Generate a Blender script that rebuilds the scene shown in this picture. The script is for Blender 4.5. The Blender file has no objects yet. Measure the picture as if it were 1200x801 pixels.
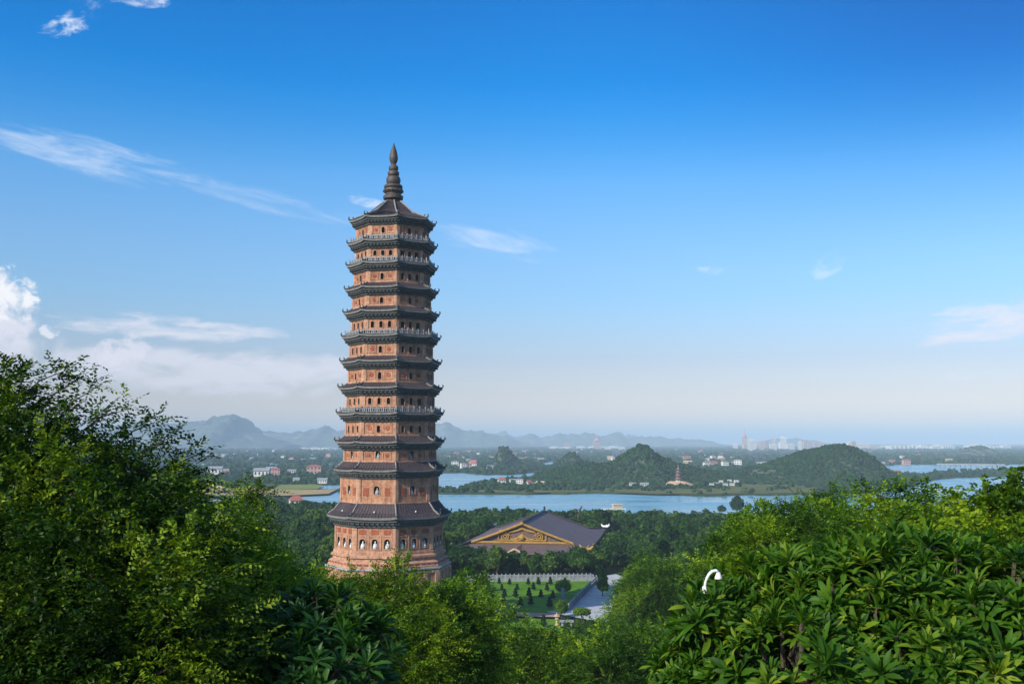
import bpy, bmesh, math, random
import numpy as np
from mathutils import Vector

random.seed(7)
rng = np.random.default_rng(7)
R_ = math.radians
PI = math.pi
scene = bpy.context.scene
COL = scene.collection

# ------------------------------------------------------------------ camera
CAM_Z = 50.0
PITCH = math.atan(117 / 1200)
cam_d = bpy.data.cameras.new('camera')
cam_d.sensor_width = 36
cam_d.lens = 36
cam_d.clip_end = 120000
cam_d.clip_start = 0.1
cam = bpy.data.objects.new('camera', cam_d)
COL.objects.link(cam)
cam.location = (0, 0, CAM_Z)
cam.rotation_euler = (PI / 2 + PITCH, 0, 0)
scene.camera = cam

# ------------------------------------------------------------------ sky, sun, exposure
SUN_AZ = -45.0        # degrees from -Y towards +X; negative = from the left, a little behind the camera
SUN_EL = 31.0
SKY_STRENGTH = 0.15
SUN_STRENGTH = 4.0
sun_vec = Vector((math.sin(R_(SUN_AZ)) * math.cos(R_(SUN_EL)), -math.cos(R_(SUN_AZ)) * math.cos(R_(SUN_EL)), math.sin(R_(SUN_EL))))
world = bpy.data.worlds.new('World')
scene.world = world
world.use_nodes = True
scene.view_settings.view_transform = 'Standard'
scene.view_settings.look = 'None'
scene.view_settings.exposure = 0.4
scene.view_settings.gamma = 1.0
scene.view_settings.use_curve_mapping = False
scene.cycles.use_denoising = True
scene.cycles.max_bounces = 6
scene.cycles.transparent_max_bounces = 8
scene.cycles.volume_bounces = 0
scene.cycles.transmission_bounces = 4


def mth(nt, op, a, b=None, c=None, clamp=False):
    n = nt.nodes.new('ShaderNodeMath')
    n.operation = op
    n.use_clamp = clamp
    for i, v in enumerate((a, b, c)):
        if v is None:
            continue
        if isinstance(v, (int, float)):
            n.inputs[i].default_value = v
        else:
            nt.links.new(v, n.inputs[i])
    return n.outputs[0]


def mixc(nt, fac, a, b, mode='MIX'):
    n = nt.nodes.new('ShaderNodeMix')
    n.data_type = 'RGBA'
    n.blend_type = mode
    n.clamp_factor = True
    for sock, v in ((n.inputs[0], fac), (n.inputs[6], a), (n.inputs[7], b)):
        if isinstance(v, (int, float)):
            sock.default_value = v
        elif isinstance(v, tuple):
            sock.default_value = (v[0], v[1], v[2], 1)
        else:
            nt.links.new(v, sock)
    return n.outputs[2]


def noise(nt, vec, scale, detail=4, rough=0.55, dist=0.0):
    n = nt.nodes.new('ShaderNodeTexNoise')
    n.inputs['Scale'].default_value = scale
    n.inputs['Detail'].default_value = detail
    n.inputs['Roughness'].default_value = rough
    n.inputs['Distortion'].default_value = dist
    if vec is not None:
        nt.links.new(vec, n.inputs['Vector'])
    return n.outputs['Fac']


def ramp(nt, fac, stops):
    n = nt.nodes.new('ShaderNodeValToRGB')
    el = n.color_ramp.elements
    while len(el) < len(stops):
        el.new(0.5)
    for e, (p, c) in zip(el, stops):
        e.position = p
        e.color = (c[0], c[1], c[2], 1)
    nt.links.new(fac, n.inputs[0])
    return n.outputs[0]


def smooth(nt, x, a, b):
    n = nt.nodes.new('ShaderNodeMapRange')
    n.interpolation_type = 'SMOOTHSTEP'
    n.inputs[1].default_value = a
    n.inputs[2].default_value = b
    nt.links.new(x, n.inputs[0])
    return n.outputs[0]


def build_sky():
    nt = world.node_tree
    nt.nodes.clear()
    out = nt.nodes.new('ShaderNodeOutputWorld')
    bg = nt.nodes.new('ShaderNodeBackground')
    bg.inputs[1].default_value = SKY_STRENGTH
    sky = nt.nodes.new('ShaderNodeTexSky')
    sky.sky_type = 'NISHITA'
    sky.sun_disc = False
    sky.sun_elevation = R_(SUN_EL)
    sky.sun_rotation = math.atan2(sun_vec.x, sun_vec.y)
    sky.altitude = 0
    sky.air_density = 1.0
    sky.dust_density = 0.8
    sky.ozone_density = 2.0
    hs = nt.nodes.new('ShaderNodeHueSaturation')
    hs.inputs['Value'].default_value = 1.0
    nt.links.new(sky.outputs[0], hs.inputs['Color'])
    col = hs.outputs[0]
    # clouds, laid out by compass direction and height above the horizon
    tc = nt.nodes.new('ShaderNodeTexCoord')
    sep = nt.nodes.new('ShaderNodeSeparateXYZ')
    nt.links.new(tc.outputs['Generated'], sep.inputs[0])
    X, Y, Z = sep.outputs
    az = mth(nt, 'ARCTAN2', X, Y)
    hor = mth(nt, 'SQRT', mth(nt, 'ADD', mth(nt, 'MULTIPLY', X, X), mth(nt, 'MULTIPLY', Y, Y)))
    el = mth(nt, 'ARCTAN2', Z, hor)
    # clear tropical air: the blue deepens quickly with height
    sat = mth(nt, 'MULTIPLY', smooth(nt, el, R_(2), R_(22)), smooth(nt, el, R_(40), R_(28)))
    nt.links.new(mth(nt, 'ADD', 1.10, mth(nt, 'MULTIPLY', sat, 0.5)), hs.inputs['Saturation'])
    col = mixc(nt, 1.0, col, ramp(nt, mth(nt, 'DIVIDE', el, R_(45)), [(0.0, (1.3, 1.1, 1.05)), (0.03, (0.92, 0.76, 0.80)), (0.06, (0.75, 0.62, 0.68)), (0.10, (0.63, 0.57, 0.66)), (0.18, (0.62, 0.72, 0.82)), (0.32, (0.92, 0.95, 1.0)), (0.42, (0.6, 0.9, 1.02)),
               (0.52, (0.03, 0.80, 0.97)), (0.62, (0.1, 0.8, 1.0)), (0.85, (1.0, 1.0, 1.0))]), 'MULTIPLY')
    # deepest blue at right angles to the sun, towards the upper right
    deep = mth(nt, 'MULTIPLY', smooth(nt, az, R_(2), R_(30)), smooth(nt, el, R_(8), R_(22)))
    deep = mth(nt, 'MULTIPLY', deep, smooth(nt, el, R_(45), R_(30)))
    col = mixc(nt, deep, col, mixc(nt, 1.0, col, (0.25, 0.54, 0.68), 'MULTIPLY'))

    def cloud(col, a0, e0, ra, re, tilt, sa, se, lo, hi, strength, tint, seed, detail=6, rough=0.6, falloff=0.25):
        """one bank of cloud: centre (azimuth, elevation in degrees), half sizes, tilt, noise scales"""
        da = mth(nt, 'SUBTRACT', az, R_(a0))
        de = mth(nt, 'SUBTRACT', el, R_(e0))
        t = R_(tilt)
        p = mth(nt, 'ADD', mth(nt, 'MULTIPLY', da, math.cos(t)), mth(nt, 'MULTIPLY', de, math.sin(t)))
        q = mth(nt, 'SUBTRACT', mth(nt, 'MULTIPLY', de, math.cos(t)), mth(nt, 'MULTIPLY', da, math.sin(t)))
        pn = mth(nt, 'DIVIDE', p, R_(ra))
        qn = mth(nt, 'DIVIDE', q, R_(re))
        d = mth(nt, 'SQRT', mth(nt, 'ADD', mth(nt, 'MULTIPLY', pn, pn), mth(nt, 'MULTIPLY', qn, qn)))
        cmb = nt.nodes.new('ShaderNodeCombineXYZ')
        nt.links.new(mth(nt, 'MULTIPLY', p, sa), cmb.inputs[0])
        nt.links.new(mth(nt, 'MULTIPLY', q, se), cmb.inputs[1])
        cmb.inputs[2].default_value = seed
        nz = noise(nt, cmb.outputs[0], 1.0, detail, rough, 0.4)
        edge = mth(nt, 'MULTIPLY', smooth(nt, d, 1.0, falloff), 1.0)
        val = mth(nt, 'ADD', nz, mth(nt, 'MULTIPLY', mth(nt, 'SUBTRACT', edge, 1.0), 0.55))
        m = mth(nt, 'MULTIPLY', smooth(nt, val, lo, hi), strength)
        return mixc(nt, m, col, tint)

    W = (5.4, 5.4, 5.5)
    P = (4.7, 4.6, 5.0)
    S = (4.6, 5.0, 5.6)
    # cumulus on the left horizon
    col = cloud(col, -27.8, 4.6, 8.0, 4.4, 0, 30, 36, 0.22, 0.58, 0.78, P, 3.1, 8, 0.55, 0.1)
    col = cloud(col, -27.4, 6.4, 4.6, 3.7, 0, 56, 60, 0.30, 0.60, 0.80, P, 1.7, 9, 0.60, 0.35)
    col = cloud(col, -27.2, 7.2, 4.2, 2.9, 0, 70, 76, 0.36, 0.58, 0.95, W, 2.9, 9, 0.60, 0.35)
    col = cloud(col, -24.4, 5.6, 1.1, 0.7, 0, 90, 90, 0.36, 0.55, 0.7, W, 21.7, 8, 0.6, 0.3)
    # flat band and soft bank left of the tower
    col = cloud(col, -18.6, 6.0, 10.0, 1.1, -2, 26, 110, 0.26, 0.62, 0.72, P, 5.2, 7, 0.58, 0.3)
    col = cloud(col, -21.0, 4.7, 3.2, 1.7, 18, 60, 75, 0.34, 0.55, 0.75, P, 2.3, 8, 0.58, 0.3)
    col = cloud(col, -16.5, 3.7, 13.0, 2.2, -1, 22, 56, 0.18, 0.56, 0.72, P, 8.4, 7, 0.58, 0.3)
    # streak across the upper left
    col = cloud(col, -23.0, 14.6, 11.0, 1.9, -8, 14, 80, 0.28, 0.74, 0.55, S, 4.5, 8, 0.66, 0.2)
    col = cloud(col, -13.5, 13.0, 12.0, 1.4, -11, 12, 80, 0.30, 0.80, 0.36, S, 6.5, 8, 0.66, 0.2)
    # wisps in the top left corner
    col = cloud(col, -24.3, 20.8, 2.6, 1.0, 14, 40, 85, 0.38, 0.66, 0.85, S, 9.5, 8, 0.68, 0.3)
    col = cloud(col, -23.2, 21.9, 3.4, 1.6, 35, 40, 75, 0.44, 0.82, 0.55, S, 9.9, 8, 0.68, 0.3)
    col = cloud(col, -20.4, 22.6, 3.0, 0.7, 3, 40, 95, 0.36, 0.68, 0.75, S, 11.5, 8, 0.68, 0.3)
    # wisps beside the tower and over the middle
    col = cloud(col, -8.2, 13.2, 2.6, 0.7, -6, 34, 90, 0.36, 0.68, 0.6, S, 12.5, 8, 0.64, 0.25)
    col = cloud(col, -1.0, 11.1, 8.0, 1.6, -12, 15, 70, 0.30, 0.76, 0.5, S, 13.5, 8, 0.64, 0.2)
    col = cloud(col, 11.5, 9.4, 2.6, 0.6, 0, 30, 100, 0.38, 0.72, 0.5, S, 14.5, 8, 0.64, 0.25)
    col = cloud(col, 17.3, 9.3, 2.2, 1.3, 22, 30, 90, 0.40, 0.78, 0.45, S, 15.5, 8, 0.64, 0.25)
    # flat pink bank on the right
    col = cloud(col, 26.4, 6.1, 8.4, 1.8, 5, 22, 90, 0.28, 0.62, 0.80, P, 16.5, 8, 0.56, 0.35)
    col = cloud(col, 23.5, 3.4, 2.4, 0.6, 0, 30, 80, 0.36, 0.66, 0.5, P, 18.5, 7, 0.56, 0.25)
    nt.links.new(col, bg.inputs[0])
    nt.links.new(bg.outputs[0], out.inputs[0])


build_sky()
sun_d = bpy.data.lights.new('sun', 'SUN')
sun_d.energy = SUN_STRENGTH
sun_d.angle = R_(0.5)
sun_d.color = (1.0, 0.90, 0.74)
sun = bpy.data.objects.new('sun', sun_d)
COL.objects.link(sun)
sun.rotation_euler = (-sun_vec).to_track_quat('-Z', 'Y').to_euler()
sun.location = (0, 0, 200)


# ------------------------------------------------------------------ places seen through the lens
def ray(px, py):
    u = (px - 600) / 1200
    v = (400.5 - py) / 1200
    c, s = math.cos(PITCH), math.sin(PITCH)
    return Vector((u, c - v * s, v * c + s))


def at(px, py, Y):
    d = ray(px, py)
    return Vector((0, 0, CAM_Z)) + d * (Y / d.y)


def on(px, py, z):
    d = ray(px, py)
    return Vector((0, 0, CAM_Z)) + d * ((z - CAM_Z) / d.z)


def pix(x, y, z):
    """numpy: world -> photo pixel"""
    c, s = math.cos(PITCH), math.sin(PITCH)
    zz = z - CAM_Z
    f = y * c + zz * s
    up = -y * s + zz * c
    f = np.where(f < 0.1, 0.1, f)
    return 600 + 1200 * x / f, 400.5 - 1200 * up / f


# ------------------------------------------------------------------ helpers
def tag(o, label=None, cat=None, group=None, kind=None):
    if label: o['label'] = label
    if cat: o['category'] = cat
    if group: o['group'] = group
    if kind: o['kind'] = kind
    return o


def empty(name, loc, label, cat, group=None, rz=0.0):
    o = bpy.data.objects.new(name, None)
    o.empty_display_size = 0.5
    o.location = loc
    o.rotation_euler = (0, 0, rz)
    COL.objects.link(o)
    return tag(o, label, cat, group)


class MB:
    def __init__(self):
        self.v, self.f, self.m = [], [], []

    def add(self, vs, fs, mat=0):
        b = len(self.v)
        self.v += [tuple(p) for p in vs]
        self.f += [tuple(i + b for i in f) for f in fs]
        self.m += [mat] * len(fs)

    def box(self, c, s, rz=0.0, mat=0, taper=1.0):
        cx, cy, cz = c
        hx, hy, hz = s[0] / 2, s[1] / 2, s[2] / 2
        ca, sa = math.cos(rz), math.sin(rz)
        vs = []
        for dz, t in ((-hz, 1.0), (hz, taper)):
            for dx, dy in ((-hx, -hy), (hx, -hy), (hx, hy), (-hx, hy)):
                dx *= t
                dy *= t
                vs.append((cx + dx * ca - dy * sa, cy + dx * sa + dy * ca, cz + dz))
        self.add(vs, [(3, 2, 1, 0), (4, 5, 6, 7), (0, 1, 5, 4), (1, 2, 6, 5), (2, 3, 7, 6), (3, 0, 4, 7)], mat)

    def obox(self, o, ex, ey, ez, mat=0):
        """box from a corner and three edge vectors"""
        o, ex, ey, ez = Vector(o), Vector(ex), Vector(ey), Vector(ez)
        vs = [o, o + ex, o + ex + ey, o + ey, o + ez, o + ex + ez, o + ex + ey + ez, o + ey + ez]
        self.add(vs, [(3, 2, 1, 0), (4, 5, 6, 7), (0, 1, 5, 4), (1, 2, 6, 5), (2, 3, 7, 6), (3, 0, 4, 7)], mat)

    def tube(self, pts, rad, n=8, mat=0):
        pts = [Vector(p) for p in pts]
        if isinstance(rad, (int, float)):
            rad = [rad] * len(pts)
        vs = []
        for i, p in enumerate(pts):
            t = (pts[min(i + 1, len(pts) - 1)] - pts[max(i - 1, 0)])
            if t.length < 1e-9:
                t = Vector((0, 0, 1))
            t.normalize()
            a = t.cross(Vector((0.31, 0.17, 0.94)))
            if a.length < 1e-3:
                a = t.cross(Vector((1, 0, 0)))
            a.normalize()
            b = t.cross(a)
            for k in range(n):
                w = 2 * PI * k / n
                vs.append(p + a * (rad[i] * math.cos(w)) + b * (rad[i] * math.sin(w)))
        fs = []
        for i in range(len(pts) - 1):
            for k in range(n):
                k2 = (k + 1) % n
                fs.append((i * n + k, i * n + k2, (i + 1) * n + k2, (i + 1) * n + k))
        fs.append(tuple(range(n - 1, -1, -1)))
        fs.append(tuple((len(pts) - 1) * n + k for k in range(n)))
        self.add(vs, fs, mat)

    def loft(self, rings, mat=0, cap=(True, True)):
        """rings: equal length lists of points; closed around"""
        n = len(rings[0])
        vs = [p for r in rings for p in r]
        fs = []
        for i in range(len(rings) - 1):
            for k in range(n):
                k2 = (k + 1) % n
                fs.append((i * n + k, i * n + k2, (i + 1) * n + k2, (i + 1) * n + k))
        if cap[0]:
            fs.append(tuple(range(n - 1, -1, -1)))
        if cap[1]:
            fs.append(tuple((len(rings) - 1) * n + k for k in range(n)))
        self.add(vs, fs, mat)

    def lathe(self, prof, n=24, c=(0, 0, 0), mat=0):
        rings = [[(c[0] + r * math.cos(2 * PI * k / n), c[1] + r * math.sin(2 * PI * k / n), c[2] + z) for k in range(n)] for r, z in prof]
        self.loft(rings, mat)

    def build(self, name, mats, parent=None, smooth_=False):
        me = bpy.data.meshes.new(name)
        me.from_pydata(self.v, [], self.f)
        if not isinstance(mats, (list, tuple)):
            mats = [mats]
        for m in mats:
            me.materials.append(m)
        me.polygons.foreach_set('material_index', self.m)
        if smooth_:
            me.polygons.foreach_set('use_smooth', [True] * len(self.f))
        me.update()
        o = bpy.data.objects.new(name, me)
        COL.objects.link(o)
        if parent is not None:
            o.parent = parent
        return o


def np_mesh(name, verts, faces, mat, tint=None, parent=None, smooth_=False):
    """faces: (n,k) int array, all k equal"""
    me = bpy.data.meshes.new(name)
    nv, nf, k = len(verts), len(faces), faces.shape[1]
    me.vertices.add(nv)
    me.vertices.foreach_set('co', np.ascontiguousarray(verts, dtype=np.float32).ravel())
    me.loops.add(nf * k)
    me.loops.foreach_set('vertex_index', np.ascontiguousarray(faces, dtype=np.int32).ravel())
    me.polygons.add(nf)
    me.polygons.foreach_set('loop_start', np.arange(0, nf * k, k, dtype=np.int32))
    if smooth_:
        me.polygons.foreach_set('use_smooth', np.ones(nf, dtype=bool))
    if tint is not None:
        a = me.attributes.new('tint', 'FLOAT', 'FACE')
        a.data.foreach_set('value', np.ascontiguousarray(tint, dtype=np.float32))
    me.update(calc_edges=True)
    me.validate()
    me.materials.append(mat)
    o = bpy.data.objects.new(name, me)
    COL.objects.link(o)
    if parent is not None:
        o.parent = parent
    return o


def copy_tree(o, parent=None):
    c = o.copy()
    COL.objects.link(c)
    if parent is not None:
        c.parent = parent
    for ch in list(o.children):
        copy_tree(ch, c)
    return c


def vnoise(x, y, seed=0):
    """smooth value noise, numpy"""
    xi, yi = np.floor(x).astype(np.int64), np.floor(y).astype(np.int64)
    fx, fy = x - xi, y - yi
    fx, fy = fx * fx * (3 - 2 * fx), fy * fy * (3 - 2 * fy)

    def h(i, j):
        n = (i * 374761393 + j * 668265263 + seed * 1442695041) & 0xffffffff
        n = ((n ^ (n >> 13)) * 1274126177) & 0xffffffff
        return ((n ^ (n >> 16)) & 0xffff) / 65535.0
    return (h(xi, yi) * (1 - fx) + h(xi + 1, yi) * fx) * (1 - fy) + (h(xi, yi + 1) * (1 - fx) + h(xi + 1, yi + 1) * fx) * fy


def fbm(x, y, seed=0, oct_=4):
    s, a = 0, 0.5
    for o in range(oct_):
        s = s + a * vnoise(x * 2 ** o, y * 2 ** o, seed + o)
        a *= 0.5
    return s - 0.47


# ------------------------------------------------------------------ materials
def new_mat(name):
    m = bpy.data.materials.new(name)
    m.use_nodes = True
    nt = m.node_tree
    return m, nt, nt.nodes['Principled BSDF']


def plain(name, c, rough=0.7, var=0.25, scale=1.5, bump=0.0, metal=0.0, spec=0.4):
    m, nt, b = new_mat(name)
    tc = nt.nodes.new('ShaderNodeTexCoord')
    n = noise(nt, tc.outputs['Object'], scale, 5, 0.6)
    d = tuple(max(0, x * (1 - var)) for x in c)
    l = tuple(min(1, x * (1 + var)) for x in c)
    nt.links.new(ramp(nt, n, [(0.3, d), (0.7, l)]), b.inputs['Base Color'])
    b.inputs['Roughness'].default_value = rough
    b.inputs['Metallic'].default_value = metal
    b.inputs['Specular IOR Level'].default_value = spec
    if bump:
        bp = nt.nodes.new('ShaderNodeBump')
        bp.inputs['Strength'].default_value = bump
        bp.inputs['Distance'].default_value = 0.05
        nt.links.new(noise(nt, tc.outputs['Object'], scale * 6, 4), bp.inputs['Height'])
        nt.links.new(bp.outputs[0], b.inputs['Normal'])
    return m


def brick_mat(name, c1, c2, mortar, scale=1.0):
    m, nt, b = new_mat(name)
    tc = nt.nodes.new('ShaderNodeTexCoord')
    geo = nt.nodes.new('ShaderNodeNewGeometry')
    sepn = nt.nodes.new('ShaderNodeSeparateXYZ')
    sepp = nt.nodes.new('ShaderNodeSeparateXYZ')
    nt.links.new(tc.outputs['Object'], sepp.inputs[0])
    nt.links.new(geo.outputs['True Normal'], sepn.inputs[0])
    # run the courses round the octagon: distance along the wall = cross(normal, position)
    u = mth(nt, 'SUBTRACT', mth(nt, 'MULTIPLY', sepp.outputs[1], sepn.outputs[0]), mth(nt, 'MULTIPLY', sepp.outputs[0], sepn.outputs[1]))
    cmb = nt.nodes.new('ShaderNodeCombineXYZ')
    nt.links.new(u, cmb.inputs[0])
    nt.links.new(sepp.outputs[2], cmb.inputs[1])
    br = nt.nodes.new('ShaderNodeTexBrick')
    nt.links.new(cmb.outputs[0], br.inputs['Vector'])
    br.inputs['Scale'].default_value = 1.0
    br.inputs['Brick Width'].default_value = 0.55 * scale
    br.inputs['Row Height'].default_value = 0.22 * scale
    br.inputs['Mortar Size'].default_value = 0.022 * scale
    br.inputs['Color1'].default_value = (*c1, 1)
    br.inputs['Color2'].default_value = (*c2, 1)
    br.inputs['Mortar'].default_value = (*mortar, 1)
    n = noise(nt, tc.outputs['Object'], 0.9, 6, 0.7)
    n2 = noise(nt, tc.outputs['Object'], 4.0, 4, 0.7)
    col = mixc(nt, 1.0, br.outputs['Color'], ramp(nt, n, [(0.3, (0.62, 0.55, 0.52)), (0.7, (1.25, 1.2, 1.15))]), 'MULTIPLY')
    col = mixc(nt, 1.0, col, ramp(nt, n2, [(0.3, (0.7, 0.68, 0.66)), (0.7, (1.2, 1.2, 1.2))]), 'MULTIPLY')
    # rain streaks down the walls
    mp = nt.nodes.new('ShaderNodeMapping')
    mp.inputs['Scale'].default_value = (1.0, 1.0, 0.12)
    nt.links.new(tc.outputs['Object'], mp.inputs[0])
    n3 = noise(nt, mp.outputs[0], 1.6, 5, 0.65)
    col = mixc(nt, 1.0, col, ramp(nt, n3, [(0.34, (0.70, 0.67, 0.66)), (0.52, (1.0, 1.0, 1.0)), (0.72, (1.15, 1.16, 1.18))]), 'MULTIPLY')
    nt.links.new(col, b.inputs['Base Color'])
    b.inputs['Roughness'].default_value = 0.88
    b.inputs['Specular IOR Level'].default_value = 0.2
    bp = nt.nodes.new('ShaderNodeBump')
    bp.inputs['Strength'].default_value = 0.5
    bp.inputs['Distance'].default_value = 0.05
    nt.links.new(n2, bp.inputs['Height'])
    nt.links.new(bp.outputs[0], b.inputs['Normal'])
    return m


def leaf_mat(name, dark, mid, light, trans=0.3, rough=0.5, objvar=0.35, spec=0.35):
    """leaves: colour differs from leaf to leaf and from tree to tree"""
    m, nt, b = new_mat(name)
    at_ = nt.nodes.new('ShaderNodeAttribute')
    at_.attribute_name = 'tint'
    oi = nt.nodes.new('ShaderNodeObjectInfo')
    f = mth(nt, 'ADD', mth(nt, 'MULTIPLY', at_.outputs['Fac'], 1 - objvar), mth(nt, 'MULTIPLY', oi.outputs['Random'], objvar))
    col = ramp(nt, f, [(0.05, dark), (0.5, mid), (0.97, light)])
    nt.links.new(col, b.inputs['Base Color'])
    b.inputs['Roughness'].default_value = rough
    b.inputs['Specular IOR Level'].default_value = spec
    tr = nt.nodes.new('ShaderNodeBsdfTranslucent')
    tcol = mixc(nt, 1.0, col, (1.5, 1.55, 0.5), 'MULTIPLY')
    nt.links.new(tcol, tr.inputs[0])
    mx = nt.nodes.new('ShaderNodeMixShader')
    mx.inputs[0].default_value = trans
    nt.links.new(b.outputs[0], mx.inputs[1])
    nt.links.new(tr.outputs[0], mx.inputs[2])
    nt.links.new(mx.outputs[0], nt.nodes['Material Output'].inputs[0])
    return m


M = {}
M['brick'] = brick_mat('brick', (0.54, 0.28, 0.17), (0.42, 0.19, 0.11), (0.47, 0.33, 0.24))
M['brick_pale'] = brick_mat('brick_pale', (0.57, 0.33, 0.22), (0.49, 0.26, 0.165), (0.50, 0.37, 0.29))
M['brick_red'] = brick_mat('brick_red', (0.42, 0.11, 0.06), (0.34, 0.085, 0.05), (0.36, 0.17, 0.11))
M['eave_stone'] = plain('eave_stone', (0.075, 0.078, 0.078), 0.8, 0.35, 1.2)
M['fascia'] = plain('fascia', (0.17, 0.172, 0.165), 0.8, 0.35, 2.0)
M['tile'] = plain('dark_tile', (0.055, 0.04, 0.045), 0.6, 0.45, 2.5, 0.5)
M['ridge'] = plain('ridge_stone', (0.25, 0.24, 0.22), 0.8, 0.3, 2)
M['rail'] = plain('rail_stone', (0.29, 0.305, 0.32), 0.8, 0.25, 2)
M['spire'] = plain('spire_metal', (0.075, 0.055, 0.048), 0.55, 0.4, 1.5, 0.3)
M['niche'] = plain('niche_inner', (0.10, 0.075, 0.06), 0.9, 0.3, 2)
M['statue'] = plain('statue_stone', (0.62, 0.64, 0.66), 0.6, 0.1, 3)
M['statue_grey'] = plain('statue_grey_stone', (0.34, 0.35, 0.36), 0.7, 0.15, 3)
M['grey_ledge'] = plain('ledge_stone', (0.34, 0.36, 0.37), 0.8, 0.2, 2)
M['wood_dark'] = plain('dark_wood', (0.06, 0.04, 0.03), 0.7, 0.3, 3)
M['bark'] = plain('bark', (0.085, 0.062, 0.045), 0.9, 0.4, 6, 0.6)
M['gold'] = plain('gold_paint', (0.36, 0.21, 0.05), 0.5, 0.25, 1.0)
M['white'] = plain('white_paint', (0.75, 0.75, 0.73), 0.5, 0.08, 2)
M['hall_wall'] = plain('hall_wall', (0.13, 0.085, 0.075), 0.8, 0.3, 1)
M['stone'] = plain('grey_stone', (0.24, 0.26, 0.285), 0.85, 0.25, 0.8)
M['blue_stone'] = plain('blue_grey_stone', (0.16, 0.22, 0.28), 0.7, 0.2, 1)
M['red_roof'] = plain('red_roof', (0.36, 0.12, 0.085), 0.7, 0.25, 0.6)
M['house_white'] = plain('house_white', (0.62, 0.61, 0.58), 0.8, 0.1, 0.6)
M['house_tan'] = plain('house_tan', (0.50, 0.37, 0.23), 0.8, 0.15, 0.6)
M['house_pink'] = plain('house_pink', (0.46, 0.27, 0.24), 0.8, 0.15, 0.6)
M['grey_roof'] = plain('grey_roof', (0.26, 0.27, 0.29), 0.7, 0.2, 0.6)
M['glass'] = plain('window_glass', (0.03, 0.035, 0.04), 0.25, 0.2, 1)
M['earth'] = plain('bare_earth', (0.46, 0.31, 0.19), 0.9, 0.25, 0.08)


def tile_roof_mat(name, c, ang):
    """rows of tiles running down the slope"""
    m, nt, b = new_mat(name)
    tc = nt.nodes.new('ShaderNodeTexCoord')
    n = noise(nt, tc.outputs['Object'], 0.25, 6, 0.65)
    n2 = noise(nt, tc.outputs['Object'], 3.0, 4, 0.7)
    col = ramp(nt, n, [(0.25, tuple(x * 0.72 for x in c)), (0.75, tuple(x * 1.25 for x in c))])
    col = mixc(nt, 1.0, col, ramp(nt, n2, [(0.3, (0.82, 0.82, 0.82)), (0.7, (1.15, 1.15, 1.15))]), 'MULTIPLY')
    nt.links.new(col, b.inputs['Base Color'])
    b.inputs['Roughness'].default_value = 0.62
    wv = nt.nodes.new('ShaderNodeTexWave')
    mp = nt.nodes.new('ShaderNodeMapping')
    mp.inputs['Rotation'].default_value = (0, 0, ang)
    nt.links.new(tc.outputs['Object'], mp.inputs[0])
    nt.links.new(mp.outputs[0], wv.inputs['Vector'])
    wv.inputs['Scale'].default_value = 0.9
    bp = nt.nodes.new('ShaderNodeBump')
    bp.inputs['Strength'].default_value = 0.6
    bp.inputs['Distance'].default_value = 0.08
    nt.links.new(wv.outputs['Fac'], bp.inputs['Height'])
    nt.links.new(bp.outputs[0], b.inputs['Normal'])
    return m


M['hall_roof'] = tile_roof_mat('hall_roof_tile', (0.13, 0.085, 0.085), PI / 2)

M['leaf_left'] = leaf_mat('leaf_small_dark', (0.011, 0.036, 0.003), (0.036, 0.092, 0.006), (0.20, 0.28, 0.012), 0.30, 0.5, 0.0, 0.25)
M['leaf_slope'] = leaf_mat('leaf_small_bright', (0.020, 0.06, 0.003), (0.085, 0.185, 0.007), (0.26, 0.37, 0.015), 0.36, 0.55, 0.0, 0.2)
M['leaf_yellow'] = leaf_mat('leaf_yellow_green', (0.03, 0.075, 0.003), (0.12, 0.22, 0.006), (0.34, 0.42, 0.018), 0.38, 0.55, 0.0, 0.2)
M['leaf_frangi'] = leaf_mat('leaf_long_glossy', (0.016, 0.058, 0.003), (0.052, 0.140, 0.007), (0.20, 0.27, 0.016), 0.30, 0.55, 0.0, 0.22)
M['leaf_frangi_dark'] = leaf_mat('leaf_long_dark', (0.012, 0.05, 0.007), (0.03, 0.10, 0.012), (0.08, 0.18, 0.02), 0.28, 0.45, 0.0, 0.3)
M['leaf_wood'] = leaf_mat('leaf_wood', (0.012, 0.042, 0.010), (0.036, 0.100, 0.018), (0.14, 0.21, 0.022), 0.28, 0.7, 0.55, 0.15)
M['leaf_far'] = leaf_mat('leaf_far', (0.008, 0.030, 0.012), (0.020, 0.058, 0.018), (0.05, 0.095, 0.024), 0.15, 0.8, 0.0, 0.1)


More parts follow.
